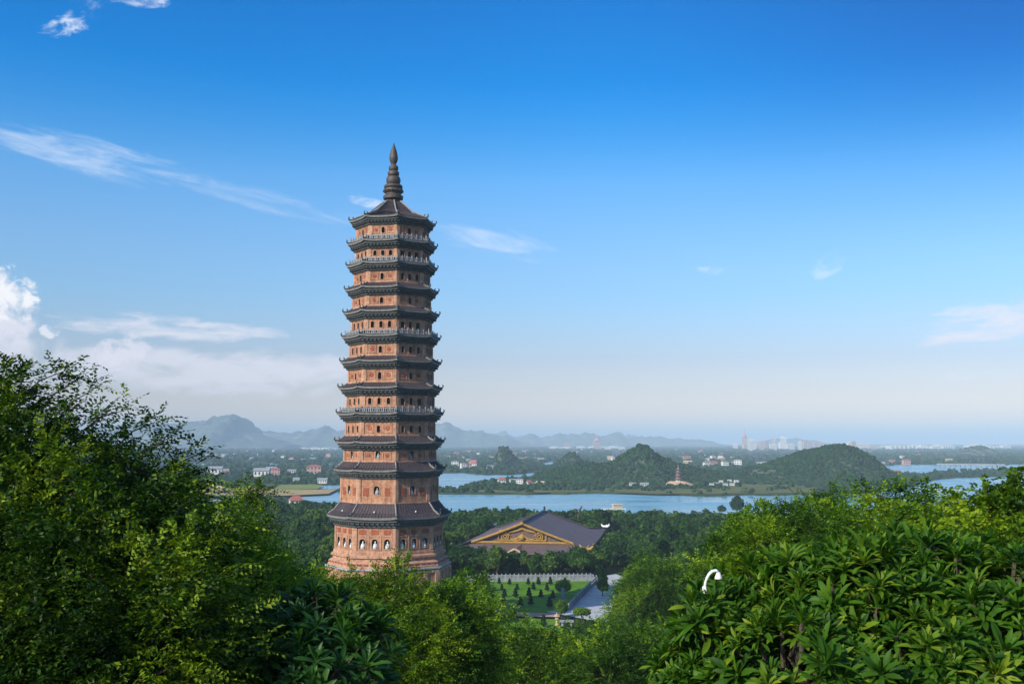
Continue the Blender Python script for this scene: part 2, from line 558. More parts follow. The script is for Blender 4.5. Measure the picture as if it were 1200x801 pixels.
def ground_mat():
    m, nt, b = new_mat('ground_cover')
    geo = nt.nodes.new('ShaderNodeNewGeometry')
    P_ = geo.outputs['Position']
    n1 = noise(nt, P_, 0.0025, 6, 0.6)
    n2 = noise(nt, P_, 0.02, 5, 0.65)
    n3 = noise(nt, P_, 0.9, 4, 0.6)
    vo = nt.nodes.new('ShaderNodeTexVoronoi')
    vo.inputs['Scale'].default_value = 0.006
    nt.links.new(P_, vo.inputs['Vector'])
    vs = nt.nodes.new('ShaderNodeSeparateColor')
    nt.links.new(vo.outputs['Color'], vs.inputs[0])
    plots = ramp(nt, vs.outputs[0], [(0.0, (0.03, 0.06, 0.018)), (0.55, (0.05, 0.085, 0.022)), (0.8, (0.10, 0.13, 0.035)), (0.97, (0.17, 0.14, 0.07))])
    col = mixc(nt, smooth(nt, n1, 0.35, 0.65), (0.028, 0.055, 0.016), plots)
    col = mixc(nt, smooth(nt, n2, 0.4, 0.7), col, (0.025, 0.05, 0.014))
    col = mixc(nt, mth(nt, 'MULTIPLY', n3, 0.5), col, (0.03, 0.035, 0.014))
    nt.links.new(col, b.inputs['Base Color'])
    b.inputs['Roughness'].default_value = 0.95
    b.inputs['Specular IOR Level'].default_value = 0.1
    return m


def field_mat(name, stops, scale):
    m, nt, b = new_mat(name)
    geo = nt.nodes.new('ShaderNodeNewGeometry')
    n1 = noise(nt, geo.outputs['Position'], scale, 6, 0.65, 0.5)
    nt.links.new(ramp(nt, n1, stops), b.inputs['Base Color'])
    b.inputs['Roughness'].default_value = 0.95
    b.inputs['Specular IOR Level'].default_value = 0.1
    return m


M['ground'] = ground_mat()
M['lawn'] = field_mat('lawn_grass', [(0.25, (0.055, 0.15, 0.010)), (0.5, (0.09, 0.21, 0.014)), (0.75, (0.14, 0.25, 0.02))], 0.25)
M['dry_field'] = field_mat('dry_field', [(0.3, (0.36, 0.25, 0.12)), (0.5, (0.42, 0.31, 0.16)), (0.7, (0.20, 0.19, 0.06))], 0.03)
M['green_field'] = field_mat('green_field', [(0.3, (0.14, 0.19, 0.04)), (0.7, (0.23, 0.25, 0.06))], 0.02)
M['shore_field'] = field_mat('shore_field', [(0.25, (0.05, 0.085, 0.025)), (0.5, (0.11, 0.12, 0.035)), (0.75, (0.20, 0.16, 0.07))], 0.022)
M['paving_pink'] = field_mat('paving_pink', [(0.3, (0.36, 0.22, 0.18)), (0.7, (0.46, 0.31, 0.26))], 0.6)
M['paving_grey'] = field_mat('paving_grey', [(0.3, (0.33, 0.35, 0.38)), (0.7, (0.5, 0.52, 0.55))], 0.35)
M['rock'] = field_mat('limestone', [(0.3, (0.05, 0.07, 0.045)), (0.6, (0.09, 0.11, 0.07)), (0.8, (0.20, 0.19, 0.16))], 0.01)


def water_mat():
    m, nt, b = new_mat('lake_water')
    geo = nt.nodes.new('ShaderNodeNewGeometry')
    mp = nt.nodes.new('ShaderNodeMapping')
    mp.inputs['Scale'].default_value = (0.35, 1.0, 1.0)
    nt.links.new(geo.outputs['Position'], mp.inputs[0])
    mp2 = nt.nodes.new('ShaderNodeMapping')
    mp2.inputs['Scale'].default_value = (0.3, 1.0, 1.0)
    nt.links.new(geo.outputs['Position'], mp2.inputs[0])
    w = noise(nt, mp2.outputs[0], 0.014, 5, 0.6, 0.6)
    mx = mth(nt, 'MULTIPLY', smooth(nt, w, 0.50, 0.68), 0.5)
    sep = nt.nodes.new('ShaderNodeSeparateXYZ')
    nt.links.new(geo.outputs['Position'], sep.inputs[0])
    # whitish reflection patches painted into the water colour in the western arm
    west = smooth(nt, sep.outputs[0], 130, -30)
    nt.links.new(mixc(nt, mth(nt, 'MULTIPLY', mx, west), mixc(nt, smooth(nt, w, 0.38, 0.62), (0.10, 0.27, 0.37), (0.16, 0.36, 0.46)), (0.50, 0.50, 0.44)), b.inputs['Base Color'])
    nt.links.new(mth(nt, 'ADD', 0.14, mth(nt, 'MULTIPLY', smooth(nt, w, 0.38, 0.62), 0.22)), b.inputs['Roughness'])
    b.inputs['IOR'].default_value = 1.33
    bp = nt.nodes.new('ShaderNodeBump')
    bp.inputs['Strength'].default_value = 0.10
    bp.inputs['Distance'].default_value = 0.15
    nt.links.new(noise(nt, mp.outputs[0], 0.25, 4, 0.6), bp.inputs['Height'])
    nt.links.new(bp.outputs[0], b.inputs['Normal'])
    return m


M['water'] = water_mat()

# ------------------------------------------------------------------ terrain
PROF_R = np.array([0, 5, 10, 16, 25, 40, 60, 90, 130, 165, 215, 310, 350, 450, 600, 720, 900, 40000], float)
PROF_Z = np.array([46.6, 45.0, 43.0, 40.5, 37.5, 33.0, 27.0, 19.5, 13.0, 10.2, 10.0, 10.0, 7.0, 4.5, 2.6, 1.6, 1.5, 1.5], float)
LAKES = [
    [(335, 568.5), (400, 567.5), (520, 577), (560, 577.5), (620, 578.5), (680, 577), (735, 577.5), (770, 580), (850, 580), (900, 579.5), (960, 578),
     (1010, 577), (1050, 574), (1085, 563), (1100, 560), (1140, 559), (1260, 556), (1260, 610), (1100, 612), (1000, 614), (900, 612), (760, 610), (500, 610), (420, 596), (330, 582)],
    [(470, 553), (540, 554), (575, 556), (600, 555), (625, 553), (650, 554.5), (646, 559), (600, 562), (565, 565.5), (535, 572), (470, 574)],
    [(1018, 545.5), (1060, 543.5), (1150, 544), (1170, 545), (1260, 540), (1260, 550), (1160, 551.5), (1100, 554.5), (1060, 555.5), (1030, 552)],
    [(190, 542.2), (430, 542.8), (430, 544.9), (190, 544.7)],
    [(225, 549), (290, 548.5), (290, 550.6), (225, 551.2)],
    [(634, 541.5), (650, 541), (648, 547), (637, 547.5)],
]
DIKES = [[(350, 573.2), (425, 573.6), (425, 575.3), (350, 574.8)]]


def inside(px, py, poly):
    r = np.zeros(px.shape, bool)
    n = len(poly)
    for i in range(n):
        x1, y1 = poly[i]
        x2, y2 = poly[(i + 1) % n]
        if y1 == y2:
            continue
        c = ((y1 > py) != (y2 > py)) & (px < (x2 - x1) * (py - y1) / (y2 - y1) + x1)
        r ^= c
    return r


def in_lake(x, y):
    px, py = pix(x, y, np.zeros_like(x) + 0.7)
    wob = fbm(x / 25, y / 60, 11, 3)
    px2, py2 = px + wob * 10, py + fbm(x / 30, y / 90, 17, 3) * 3.0
    r = np.zeros(x.shape, bool)
    for p in LAKES:
        r |= inside(px2, py2, p)
    for p in DIKES:
        r &= ~inside(px, py, p)
    return r & (y > 500)


def terrain(x, y):
    x = np.asarray(x, float)
    y = np.asarray(y, float)
    r = np.hypot(x, y)
    front = np.clip((y + 0.6 * r) / (1.0 * r + 1e-6), 0, 1)
    re = r * front
    z = np.interp(re, PROF_R, PROF_Z)
    z = z + fbm(x / 9, y / 9, 3, 3) * np.clip((z - 11) / 14, 0, 1) * 2.0
    z = z + np.clip(x - 4, 0, 20) * 0.08 * np.clip(1 - r / 120, 0, 1)
    return z


def th(x, y):
    return float(terrain(np.array([x]), np.array([y]))[0])


def build_ground():
    az = np.concatenate([np.arange(-180, -34, 6.0), np.arange(-34, 34.01, 0.1), np.arange(36, 180, 6.0)])
    rr = np.concatenate([np.linspace(0.5, 40, 60), np.linspace(41, 340, 130), np.linspace(343, 700, 90)])
    # from the shore outwards, rows every third of a photo pixel
    py = np.arange(517 + 50 * 1205 / 705, 520.9, -0.28)
    far = 50 * 1205 / (py - 517)
    rr = np.concatenate([rr, far, [15500, 16000]])
    A, Rr = np.meshgrid(np.radians(az), rr)
    x, y = Rr * np.sin(A), Rr * np.cos(A)
    z = terrain(x, y)
    lk = in_lake(x, y)
    z = np.where(lk, -1.2, z)
    n_r, n_a = x.shape
    idx = np.arange(n_r * n_a).reshape(n_r, n_a)
    a, b = idx[:-1, :], idx[1:, :]
    a2, b2 = np.roll(a, -1, 1), np.roll(b, -1, 1)
    f = np.stack([a, a2, b2, b], -1).reshape(-1, 4)[:, ::-1]
    o = np_mesh('ground', np.stack([x, y, z], -1).reshape(-1, 3), f, M['ground'], smooth_=True)
    tag(o, kind='structure')


build_ground()
mb = MB()
mb.add([(-3000, 560, 0), (6000, 560, 0), (6000, 4500, 0), (-3000, 4500, 0)], [(0, 1, 2, 3)])
tag(mb.build('lake_water', M['water']), kind='structure')


def sheet(name, poly, z, mat, dz=0.0, sub=1):
    """a flat surface laid on level ground; polygon given as world points"""
    mb = MB()
    mb.add([(p[0], p[1], z + dz) for p in poly], [tuple(range(len(poly)))])
    o = mb.build(name, mat)
    n = o.data.polygons[0].normal
    if n.z < 0:
        o.data.flip_normals()
    return tag(o, kind='structure')


def psheet(name, pts, z, mat, dz=0.0):
    return sheet(name, [on(px, py, z) for px, py in pts], z, mat, dz)


psheet('dry_field', [(230, 571), (300, 571.5), (345, 573.5), (395, 573), (385, 578), (330, 580.5), (250, 580)], 1.8, M['dry_field'])
psheet('rice_field', [(318, 573.5), (330, 567.5), (365, 566.8), (378, 568), (372, 572.6), (345, 573.3)], 1.8, M['green_field'], 0.03)
psheet('shore_field', [(850, 568), (880, 566.5), (930, 567.5), (958, 571), (955, 576.5), (900, 577.5), (845, 577.5)], 1.62, M['shore_field'])
psheet('shore_field', [(655, 571), (700, 570), (770, 571), (845, 569), (848, 578), (770, 578.5), (700, 575.8), (620, 577), (560, 576), (560, 573.5)], 1.6, M['shore_field'])
psheet('field', [(575, 549), (640, 548.5), (640, 552), (600, 553.5), (560, 552)], 1.62, M['shore_field'])
psheet('field', [(960, 519.9), (1195, 519.9), (1195, 521.2), (965, 521.2)], 1.7, M['shore_field'])


# ------------------------------------------------------------------ hills and mountains
def hill(name, prof, Ypk, half_front, half_back, mat, step, seed, rough=1.0, base=1.0, crestbump=0.12):
    """a ridge: crest line given along x at distance Ypk, falling away in front and behind"""
    pts = [at(px, py, Ypk) for px, py in prof]
    xs = np.array([p.x for p in pts])
    zs = np.array([p.z for p in pts]) - (3.2 if Ypk < 4000 else 0.0)
    x = np.arange(xs[0] - step, xs[-1] + step * 1.01, step)
    t = np.linspace(-1, 1, max(24, int((half_front + half_back) / step)))
    crest = np.interp(x, xs, zs) - base
    crest = np.clip(crest, 0, None)
    hmax = crest.max()
    w_ = max(hmax, 30.0)
    bump = .7 * fbm(x / (w_ * .5), x * 0 + seed, seed + 3, 4) + .8 * fbm(x / (w_ * .2), x * 0 + seed, seed + 8, 3) + .35 * fbm(x / (w_ * .07), x * 0 + seed, seed + 12, 2)
    crest = crest * (1 + crestbump * bump)
    X, T = np.meshgrid(x, t)
    C = np.tile(crest, (len(t), 1))
    k = 0.35 + 0.65 * np.sqrt(np.clip(C / hmax, 0, 1))
    Yv = Ypk + np.where(T < 0, T * half_front, T * half_back) * k
    fall = np.clip(1 - np.abs(T), 0, 1)
    shape = 0.5 * (fall * fall * (3 - 2 * fall)) + 0.5 * fall
    nz = fbm(X / (hmax * 0.5), Yv / (hmax * 0.5), seed, 5)
    Z = base + C * np.clip(shape * (1 + 0.9 * rough * nz * (1 - shape) * 2), 0, 1.02) + rough * hmax * 0.05 * fbm(X / (hmax * 0.12), Yv / (hmax * 0.12), seed + 5, 4) * shape
    Z = np.where(np.abs(T) > 0.999, base - 4, Z)
    nr, nc = X.shape
    idx = np.arange(nr * nc).reshape(nr, nc)
    f = np.stack([idx[:-1, :-1], idx[:-1, 1:], idx[1:, 1:], idx[1:, :-1]], -1).reshape(-1, 4)
    o = np_mesh(name, np.stack([X, Yv, Z], -1).reshape(-1, 3), f, mat, smooth_=True)
    tag(o, kind='structure')
    return X, Yv, Z, shape, C


M['mount'] = field_mat('mountain_forest', [(0.3, (0.06, 0.09, 0.06)), (0.55, (0.11, 0.135, 0.10)), (0.75, (0.30, 0.29, 0.27))], 0.006)
HILLS = []
HILLS.append(hill('hill', [(636, 553), (650, 547), (660, 545), (675, 542), (690, 541), (715, 541), (725, 535), (735, 528.5), (743, 523), (748, 519.5), (752, 519), (757, 521.5), (765, 528.5), (775, 533), (787, 539),
                           (800, 542), (811, 545), (835, 550), (853, 552), (870, 558), (880, 568)], 1330, 190, 260, M['rock'], 5, 21, 0.9))
HILLS.append(hill('hill', [(830, 566), (850, 556), (864, 550.5), (895, 542.5), (930, 531.5), (948, 523.5), (962, 523.5), (976, 520.3), (990, 518.7), (1003, 522.5), (1014, 533), (1028, 545), (1046, 559), (1053, 570)],
                  1290, 150, 260, M['rock'], 5, 31, 0.9))
HILLS.append(hill('hill', [(640, 546), (652, 543), (659, 536.5), (663, 531.5), (667, 528.5), (672, 528.5), (677, 532), (682, 539), (692, 540), (700, 546)], 1800, 120, 160, M['rock'], 6, 41, 1.2))
HILLS.append(hill('hill', [(576, 545), (581, 542), (583, 531), (585.5, 524), (588, 520.5), (591, 521), (594, 523), (597, 527), (601, 531), (606, 536), (611, 541.5), (622, 545)], 2050, 110, 150, M['rock'], 6, 51, 1.2))
HILLS.append(hill('hill', [(1122, 533), (1133, 531), (1138, 523), (1144, 521), (1153, 521.5), (1158, 529), (1166, 532)], 3500, 160, 220, M['rock'], 10, 61, 1.2))
hill('mountain', [(60, 520), (90, 505), (130, 500), (163, 494.5), (179, 497.5), (190, 496.5), (208, 494), (233, 494), (247, 490.5), (253, 487), (260, 485.3), (268, 485.5), (275, 486.5), (280, 488.5), (284, 493.5), (287, 500),
                  (294, 505), (305, 509), (320, 512), (340, 520)], 7600, 900, 1400, M['mount'], 14, 71, 1.5, 1.0, 0.22)
hill('mountain', [(280, 519), (295, 506), (303, 503.5), (314, 504.5), (323, 506), (341, 503.5), (355, 506), (364, 502), (386, 500.5), (402, 501), (430, 497), (455, 499), (480, 496), (508, 495.5), (517, 494.5),
                  (530, 498), (550, 504.5), (567, 505.5), (575, 509.5), (588, 508), (600, 513), (620, 519)], 9000, 1000, 1500, M['mount'], 26, 81, 1.1, 1.0, 0.42)
hill('mountain', [(560, 519), (580, 513), (600, 512), (610, 511), (622, 508), (635, 511.5), (650, 508), (665, 508), (674, 509.5), (686, 505.5), (693, 507), (700, 510), (715, 509.5), (724, 508.5), (740, 511.5),
                  (760, 510), (770, 511), (782, 513), (800, 514.5), (830, 515.5), (836, 517), (842, 519.5)], 10200, 800, 1200, M['mount'], 28, 91, 1.1, 1.0, 0.42)
hill('mountain', [(555, 518), (570, 510), (583, 503.5), (592, 506), (605, 512), (690, 512), (712, 508), (727, 505.5), (742, 510), (765, 514), (790, 518)], 13000, 700, 900, M['mount'], 40, 101, 1.0, 1.0, 0.42)
hill('mountain', [(880, 519), (900, 514.5), (910, 512), (918, 514), (928, 512.5), (940, 514), (956, 516), (966, 519)], 11500, 500, 700, M['mount'], 30, 111, 1.0, 1.0, 0.42)


# ------------------------------------------------------------------ haze
def build_haze():
    m = bpy.data.materials.new('haze_air')
    m.use_nodes = True
    nt = m.node_tree
    nt.nodes.clear()
    out = nt.nodes.new('ShaderNodeOutputMaterial')
    v = nt.nodes.new('ShaderNodeVolumePrincipled')
    v.inputs['Color'].default_value = (0.57, 0.77, 0.97, 1)
    v.inputs['Density'].default_value = HAZE_DENSITY
    v.inputs['Anisotropy'].default_value = -0.22
    nt.links.new(v.outputs[0], out.inputs['Volume'])
    mb = MB()
    mb.box((0, 0, 140), (90000, 90000, 290))
    o = mb.build('haze', m)
    tag(o, kind='stuff')


HAZE_DENSITY = 1.3e-4
build_haze()


# ------------------------------------------------------------------ the brick pagoda
TX, TY, TG = (457.6 - 600) / 1205 * 222, 222.0, 10.0
PHI0 = R_(-77)      # one corner of the octagon faces a little right of the camera


def octo(R, z, phi0=PHI0, n=8):
    return [(R * math.cos(phi0 + 2 * PI * k / n), R * math.sin(phi0 + 2 * PI * k / n), z) for k in range(n)]


def vert_z(py, R):
    """height of the octagon's near corner seen at photo row py, from the pagoda's own base"""
    d = ray(463, py)
    Yv = TY - R * math.cos(R_(13))
    return CAM_Z + d.z * Yv / d.y - TG


class Face:
    """local frame of one side of an octagon: u to the right seen from outside, w up, n outwards"""
    def __init__(self, k, R, phi0=PHI0):
        self.a = phi0 + PI / 8 + k * PI / 4
        self.n = Vector((math.cos(self.a), math.sin(self.a), 0))
        self.t = Vector((-self.n.y, self.n.x, 0))
        self.ap = R * math.cos(PI / 8)
        self.half = R * math.sin(PI / 8)

    def p(self, u, w, out=0.0):
        v = self.n * (self.ap + out) + self.t * u
        return Vector((v.x, v.y, w))

    def box(self, mb, u0, u1, w0, w1, d0, d1, mat=0):
        o = self.p(u0, w0, d0)
        mb.obox(o, self.t * (u1 - u0), -self.n * (d0 - d1), Vector((0, 0, w1 - w0)), mat)


FACES = [-2, -1, 0, 1]      # left side, front left, front right, right side
FACE_NAME = {-2: 'left side face', -1: 'front left face', 0: 'front right face', 1: 'right side face'}


def arch_pts(u, w0, w1, wid, n=8):
    """opening outline from bottom left, over the arch, to bottom right"""
    r = wid / 2
    pts = [(u - r, w0)]
    zc = w1 - r
    for i in range(n + 1):
        a = PI - PI * i / n
        pts.append((u + r * math.cos(a), zc + r * math.sin(a)))
    pts.append((u + r, w0))
    return pts


def wall_face(mb, F, z0, z1, ops):
    """one side wall with openings cut through; ops = (u, w0, w1, width, arched)"""
    ops = sorted(ops)
    x = -F.half
    for (u, w0, w1, wid, arched) in ops:
        a, b = u - wid / 2, u + wid / 2
        mb.add([F.p(x, z0), F.p(a, z0), F.p(a, z1), F.p(x, z1)], [(0, 1, 2, 3)])
        mb.add([F.p(a, z0), F.p(b, z0), F.p(b, w0), F.p(a, w0)], [(0, 1, 2, 3)])
        if arched:
            pts = arch_pts(u, w0, w1, wid)[1:-1]
            for i in range(len(pts) - 1):
                (ua, wa), (ub, wb) = pts[i], pts[i + 1]
                mb.add([F.p(ua, wa), F.p(ub, wb), F.p(ub, z1), F.p(ua, z1)], [(0, 1, 2, 3)])
        else:
            mb.add([F.p(a, w1), F.p(b, w1), F.p(b, z1), F.p(a, z1)], [(0, 1, 2, 3)])
        x = b
    mb.add([F.p(x, z0), F.p(F.half, z0), F.p(F.half, z1), F.p(x, z1)], [(0, 1, 2, 3)])


def niche(F, op, parent, deep=0.9, frame=0.14):
    u, w0, w1, wid, arched = op
    mb = MB()
    pts = arch_pts(u, w0, w1, wid) if arched else [(u - wid / 2, w0), (u - wid / 2, w1), (u + wid / 2, w1), (u + wid / 2, w0)]
    n = len(pts)
    front = [F.p(a, b, -0.002) for a, b in pts]
    back = [F.p(a, b, -deep) for a, b in pts]
    vs = front + back
    fs = [(i, (i + 1) % n, n + (i + 1) % n, n + i) for i in range(n)]
    fs.append(tuple(n + i for i in range(n)))
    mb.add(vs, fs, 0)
    # raised surround
    cx, cz = u, (w0 + w1) / 2
    inn = [F.p(a, b, 0.09) for a, b in pts]
    inb = [F.p(a, b, 0.0) for a, b in pts]
    s = 1 + 2 * frame / wid
    sz = 1 + 2 * frame / (w1 - w0)
    op_ = [((a - cx) * s + cx, (b - cz) * sz + cz) for a, b in pts]
    out = [F.p(a, b, 0.09) for a, b in op_]
    outb = [F.p(a, b, 0.0) for a, b in op_]
    vs = inn + out + outb + inb
    fs = []
    for i in range(n):
        j = (i + 1) % n
        fs += [(i, j, n + j, n + i), (n + i, n + j, 2 * n + j, 2 * n + i), (j, i, 3 * n + i, 3 * n + j)]
    mb.add(vs, fs, 1)
    return mb.build('niche', [M['niche'], M['brick_pale']], parent)


def statue(F, u, w0, h, where):
    """seated robed figure on a lotus seat"""
    s = h / 1.3
    prof = [(0.0, 0), (0.42, 0), (0.46, 0.08), (0.36, 0.16), (0.44, 0.2), (0.46, 0.3), (0.40, 0.42), (0.27, 0.55), (0.25, 0.72), (0.235, 0.82), (0.12, 0.9), (0.085, 0.94),
            (0.13, 1.0), (0.145, 1.08), (0.12, 1.18), (0.06, 1.24), (0.05, 1.28), (0.0, 1.3)]
    mb = MB()
    mb.lathe([(max(r, 0.001) * s, z * s) for r, z in prof], 14)
    for sg in (-1, 1):
        mb.tube([(sg * 0.22 * s, 0, 0.78 * s), (sg * 0.30 * s, -0.08 * s, 0.55 * s), (sg * 0.08 * s, -0.24 * s, 0.45 * s)], [0.08 * s, 0.075 * s, 0.05 * s], 8)
        mb.tube([(sg * 0.10 * s, -0.08 * s, 0.32 * s), (sg * 0.40 * s, -0.14 * s, 0.30 * s), (sg * 0.05 * s, -0.34 * s, 0.28 * s)], [0.11 * s, 0.1 * s, 0.07 * s], 8)
    o = mb.build('statue', M['statue'] if 'lowest' in where else M['statue_grey'], None, True)
    p = F.p(u, w0 + 0.01, -0.42)
    o.location = (TX + p.x, TY + p.y, TG + p.z)
    o.rotation_euler = (0, 0, F.a + PI / 2)
    tag(o, where, 'statue', 'statues in the pagoda niches')


def build_pagoda():
    root = empty('pagoda', (TX, TY, TG), 'tall thirteen-storey brick pagoda with dark tiered eaves and a ringed spire', 'pagoda')
    # eaves, top down: photo row of the front corner, eave radius
    rows = [251.3, 279, 305.3, 334, 362, 391, 421, 452.5, 483.4, 517.5, 551, 607]
    wid = [101, 104.5, 106, 109, 111.6, 114.2, 116.8, 120, 123, 125.6, 128.5, 142]
    rad = [w / 2 * 0.1842 / 0.9945 for w in wid]
    ez = [vert_z(py, r) for py, r in zip(rows, rad)]
    wr = [7.85, 7.98, 8.22, 8.45, 8.7, 8.95, 9.2, 9.42, 9.65, 9.9, 10.15, 10.42, 11.35]     # wall radius of the storey under eave i; last: lowest storey
    wr = [7.85, 8.02, 8.22, 8.45, 8.7, 8.95, 9.18, 9.4, 9.62, 9.85, 10.05, 10.4, 11.4]
    # storey i lies under eave i, its foot on the tiles of eave i+1
    n_nich = [(1, 1, 1, 1), (3, 3, 3, 3), (1, 1, 3, 1), (1, 1, 1, 1), (3, 3, 3, 3), (3, 1, 3, 1), (1, 1, 1, 1), (3, 3, 3, 3), (3, 1, 3, 1), (1, 1, 1, 1), (1, 1, 1, 1), (3, 3, 3, 3)]
    doors = {(1, 0), (4, 0), (7, 0)}
    base_top = vert_z(648, 12.2)
    rises = [0] * 12
    for i in range(12):
        rises[i] = 1.05 if i < 8 else (1.3 if i < 10 else (1.7 if i == 10 else 2.75))
    storey_words = ['topmost', 'second from top', 'third from top', 'fourth from top', 'fifth from top', 'sixth from top', 'seventh from top', 'eighth from top', 'fourth from bottom', 'third from bottom', 'second from bottom', 'lowest']
    for i in range(12):
        R = wr[i] if i < 11 else wr[12]
        if i == 10:
            R = wr[11]
        ztop = ez[i] - (1.68 if i < 11 else 2.0)
        zbot = (ez[i + 1] + rises[i + 1]) if i < 11 else base_top
        hgt = ztop - zbot
        mb = MB()
        allops = {}
        for k in range(8):
            kk = k if k < 4 else k - 8
            F = Face(kk, R)
            ops = []
            if kk in FACES:
                cnt = n_nich[i][FACES.index(kk)]
                if i == 11:
                    w, h, w0 = 1.25, 1.95, zbot + 0.75
                elif i >= 9:
                    w, h, w0 = (1.0, 1.6, zbot + hgt * 0.28) if i == 9 else (1.2, 1.75, zbot + hgt * 0.36)
                else:
                    w, h, w0 = 0.72, min(1.45, hgt * 0.56), zbot + hgt * 0.22
                for j in range(cnt):
                    u = 0 if cnt == 1 else (j - 1) * F.half * (0.56 if i < 11 else 0.60)
                    if (i, kk) in doors and j != 1:
                        ops.append((u, w0 - 0.1, w0 + h * 0.9, 0.95, False))
                    else:
                        ops.append((u, w0, w0 + h, w, True))
            allops[kk] = (F, ops)
            wall_face(mb, F, zbot - 0.05, ztop + 0.05, ops)
            # plinth and head courses
            F.box(mb, -F.half - 0.06, F.half + 0.06, zbot - 0.05, zbot + 0.28, 0.0, 0.14, 1)
            F.box(mb, -F.half - 0.05, F.half + 0.05, ztop - 0.22, ztop + 0.05, 0.0, 0.12, 1)
            # corner pilaster half on each side
            for s in (-1, 1):
                a, b = (F.half - 0.62, F.half + 0.07) if s > 0 else (-F.half - 0.07, -F.half + 0.62)
                F.box(mb, a, b, zbot + 0.28, ztop - 0.22, 0.0, 0.17, 1)
            # relief panels: raised border, medallion
            pan = []
            if kk in FACES and i < 11 and len(ops) == 1:
                pan = [-0.5, 0.5]
            elif not (kk in FACES) and i < 11:
                pan = [-0.5, 0.5]
            for q in pan:
                pu, pw = q * F.half * 1.05, min(0.95, F.half * 0.27)
                a0, a1 = zbot + hgt * 0.22, zbot + hgt * 0.84
                if i >= 10:
                    pu = q * F.half * 1.15
                    a0, a1 = zbot + hgt * 0.30, zbot + hgt * 0.62
                    F.box(mb, pu - 0.55, pu + 0.55, a0, a1, 0.0, 0.07, 2)
                    continue
                for (x0, x1, y0, y1) in ((pu - pw, pu + pw, a0, a0 + .16), (pu - pw, pu + pw, a1 - .16, a1), (pu - pw, pu - pw + .16, a0 + .16, a1 - .16), (pu + pw - .16, pu + pw, a0 + .16, a1 - .16)):
                    F.box(mb, x0, x1, y0, y1, 0.0, 0.1, 1)
                cz = (a0 + a1) / 2
                rr = min(pw, (a1 - a0) / 2) * 0.55
                ring = [F.p(pu + rr * math.cos(t), cz + rr * math.sin(t), 0.07) for t in np.linspace(0, 2 * PI, 13)[:-1]]
                ringb = [F.p(pu + rr * math.cos(t), cz + rr * math.sin(t), 0.0) for t in np.linspace(0, 2 * PI, 13)[:-1]]
                mb.loft([ringb, ring], 2, (False, True))
            if i == 11:
                # three red relief squares over the niches, thin posts between them
                for j in (-1, 0, 1):
                    u = j * F.half * 0.60
                    F.box(mb, u - 0.75, u + 0.75, ztop - 1.45, ztop - 0.55, 0.0, 0.08, 2)
                    F.box(mb, u - 0.95, u + 0.95, ztop - 1.85, ztop - 1.68, 0.0, 0.1, 1)
                for j in (-0.5, 0.5):
                    u = j * F.half * 0.60
                    F.box(mb, u - 0.12, u + 0.12, zbot + 0.4, ztop - 1.68, 0.0, 0.13, 1)
        wall = mb.build('storey_wall', [M['brick'], M['brick_pale'], M['brick_red']], root)
        for kk, (F, ops) in allops.items():
            for j, op in enumerate(ops):
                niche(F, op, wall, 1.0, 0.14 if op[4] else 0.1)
                if op[4] and (i in (9, 10, 11)):
                    pos = '' if len(ops) == 1 else (' left' if j == 0 else ' middle' if j == 1 else ' right')
                    cl = ('white' if i == 11 else 'grey') + ' statue in the%s niche of the %s, %s storey' % (pos, FACE_NAME[kk], storey_words[i])
                    statue(F, op[0], op[1], (op[2] - op[1]) * 0.78, cl)

    # eaves
    for i in range(12):
        Re, z = rad[i], ez[i]
        lowR = (wr[i] if i < 10 else (wr[11] if i == 10 else wr[12])) + 0.12
        upR = 1.9 if i == 0 else ((wr[i - 1] if i - 1 < 10 else wr[11]) + 0.02)
        dep = 1.68 if i < 11 else 2.0
        rise = 4.75 if i == 0 else rises[i]
        mb = MB()
        nS = 8

        def ring(R, zz, up=0.0, outw=0.0):
            pts = []
            for k in range(8):
                a0, a1 = PHI0 + k * PI / 4, PHI0 + (k + 1) * PI / 4
                p0 = Vector((math.cos(a0), math.sin(a0), 0)) * R
                p1 = Vector((math.cos(a1), math.sin(a1), 0)) * R
                for s in range(nS):
                    t = s / nS
                    c = abs(2 * t - 1) ** 4
                    p = p0.lerp(p1, t)
                    p = p * (1 + outw * c / R)
                    pts.append((p.x, p.y, zz + up * c))
            return pts
        d = Re - lowR
        up = 0.24
        rings = [ring(lowR, z - dep), ring(lowR + d * .25, z - dep + 0.03), ring(lowR + d * .27, z - dep * .76), ring(lowR + d * .5, z - dep * .73, up * .2),
                 ring(lowR + d * .52, z - dep * .52, up * .3), ring(lowR + d * .76, z - dep * .49, up * .5), ring(lowR + d * .78, z - dep * .30, up * .7), ring(Re - 0.06, z - dep * .24, up, 0.1)]
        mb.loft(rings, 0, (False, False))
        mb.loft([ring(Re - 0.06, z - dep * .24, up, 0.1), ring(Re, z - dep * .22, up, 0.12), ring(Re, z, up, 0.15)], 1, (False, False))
        if i == 0:
            top = [ring(Re, z, up, 0.15), ring(Re * .78, z + rise * .12, up * .4), ring(Re * .55, z + rise * .36), ring(upR + 1.3, z + rise * .72), ring(upR, z + rise)]
        else:
            top = [ring(Re, z, up, 0.15), ring(upR + (Re - upR) * .55, z + rise * .30, up * .3), ring(upR, z + rise)]
        mb.loft(top, 2, (False, False))
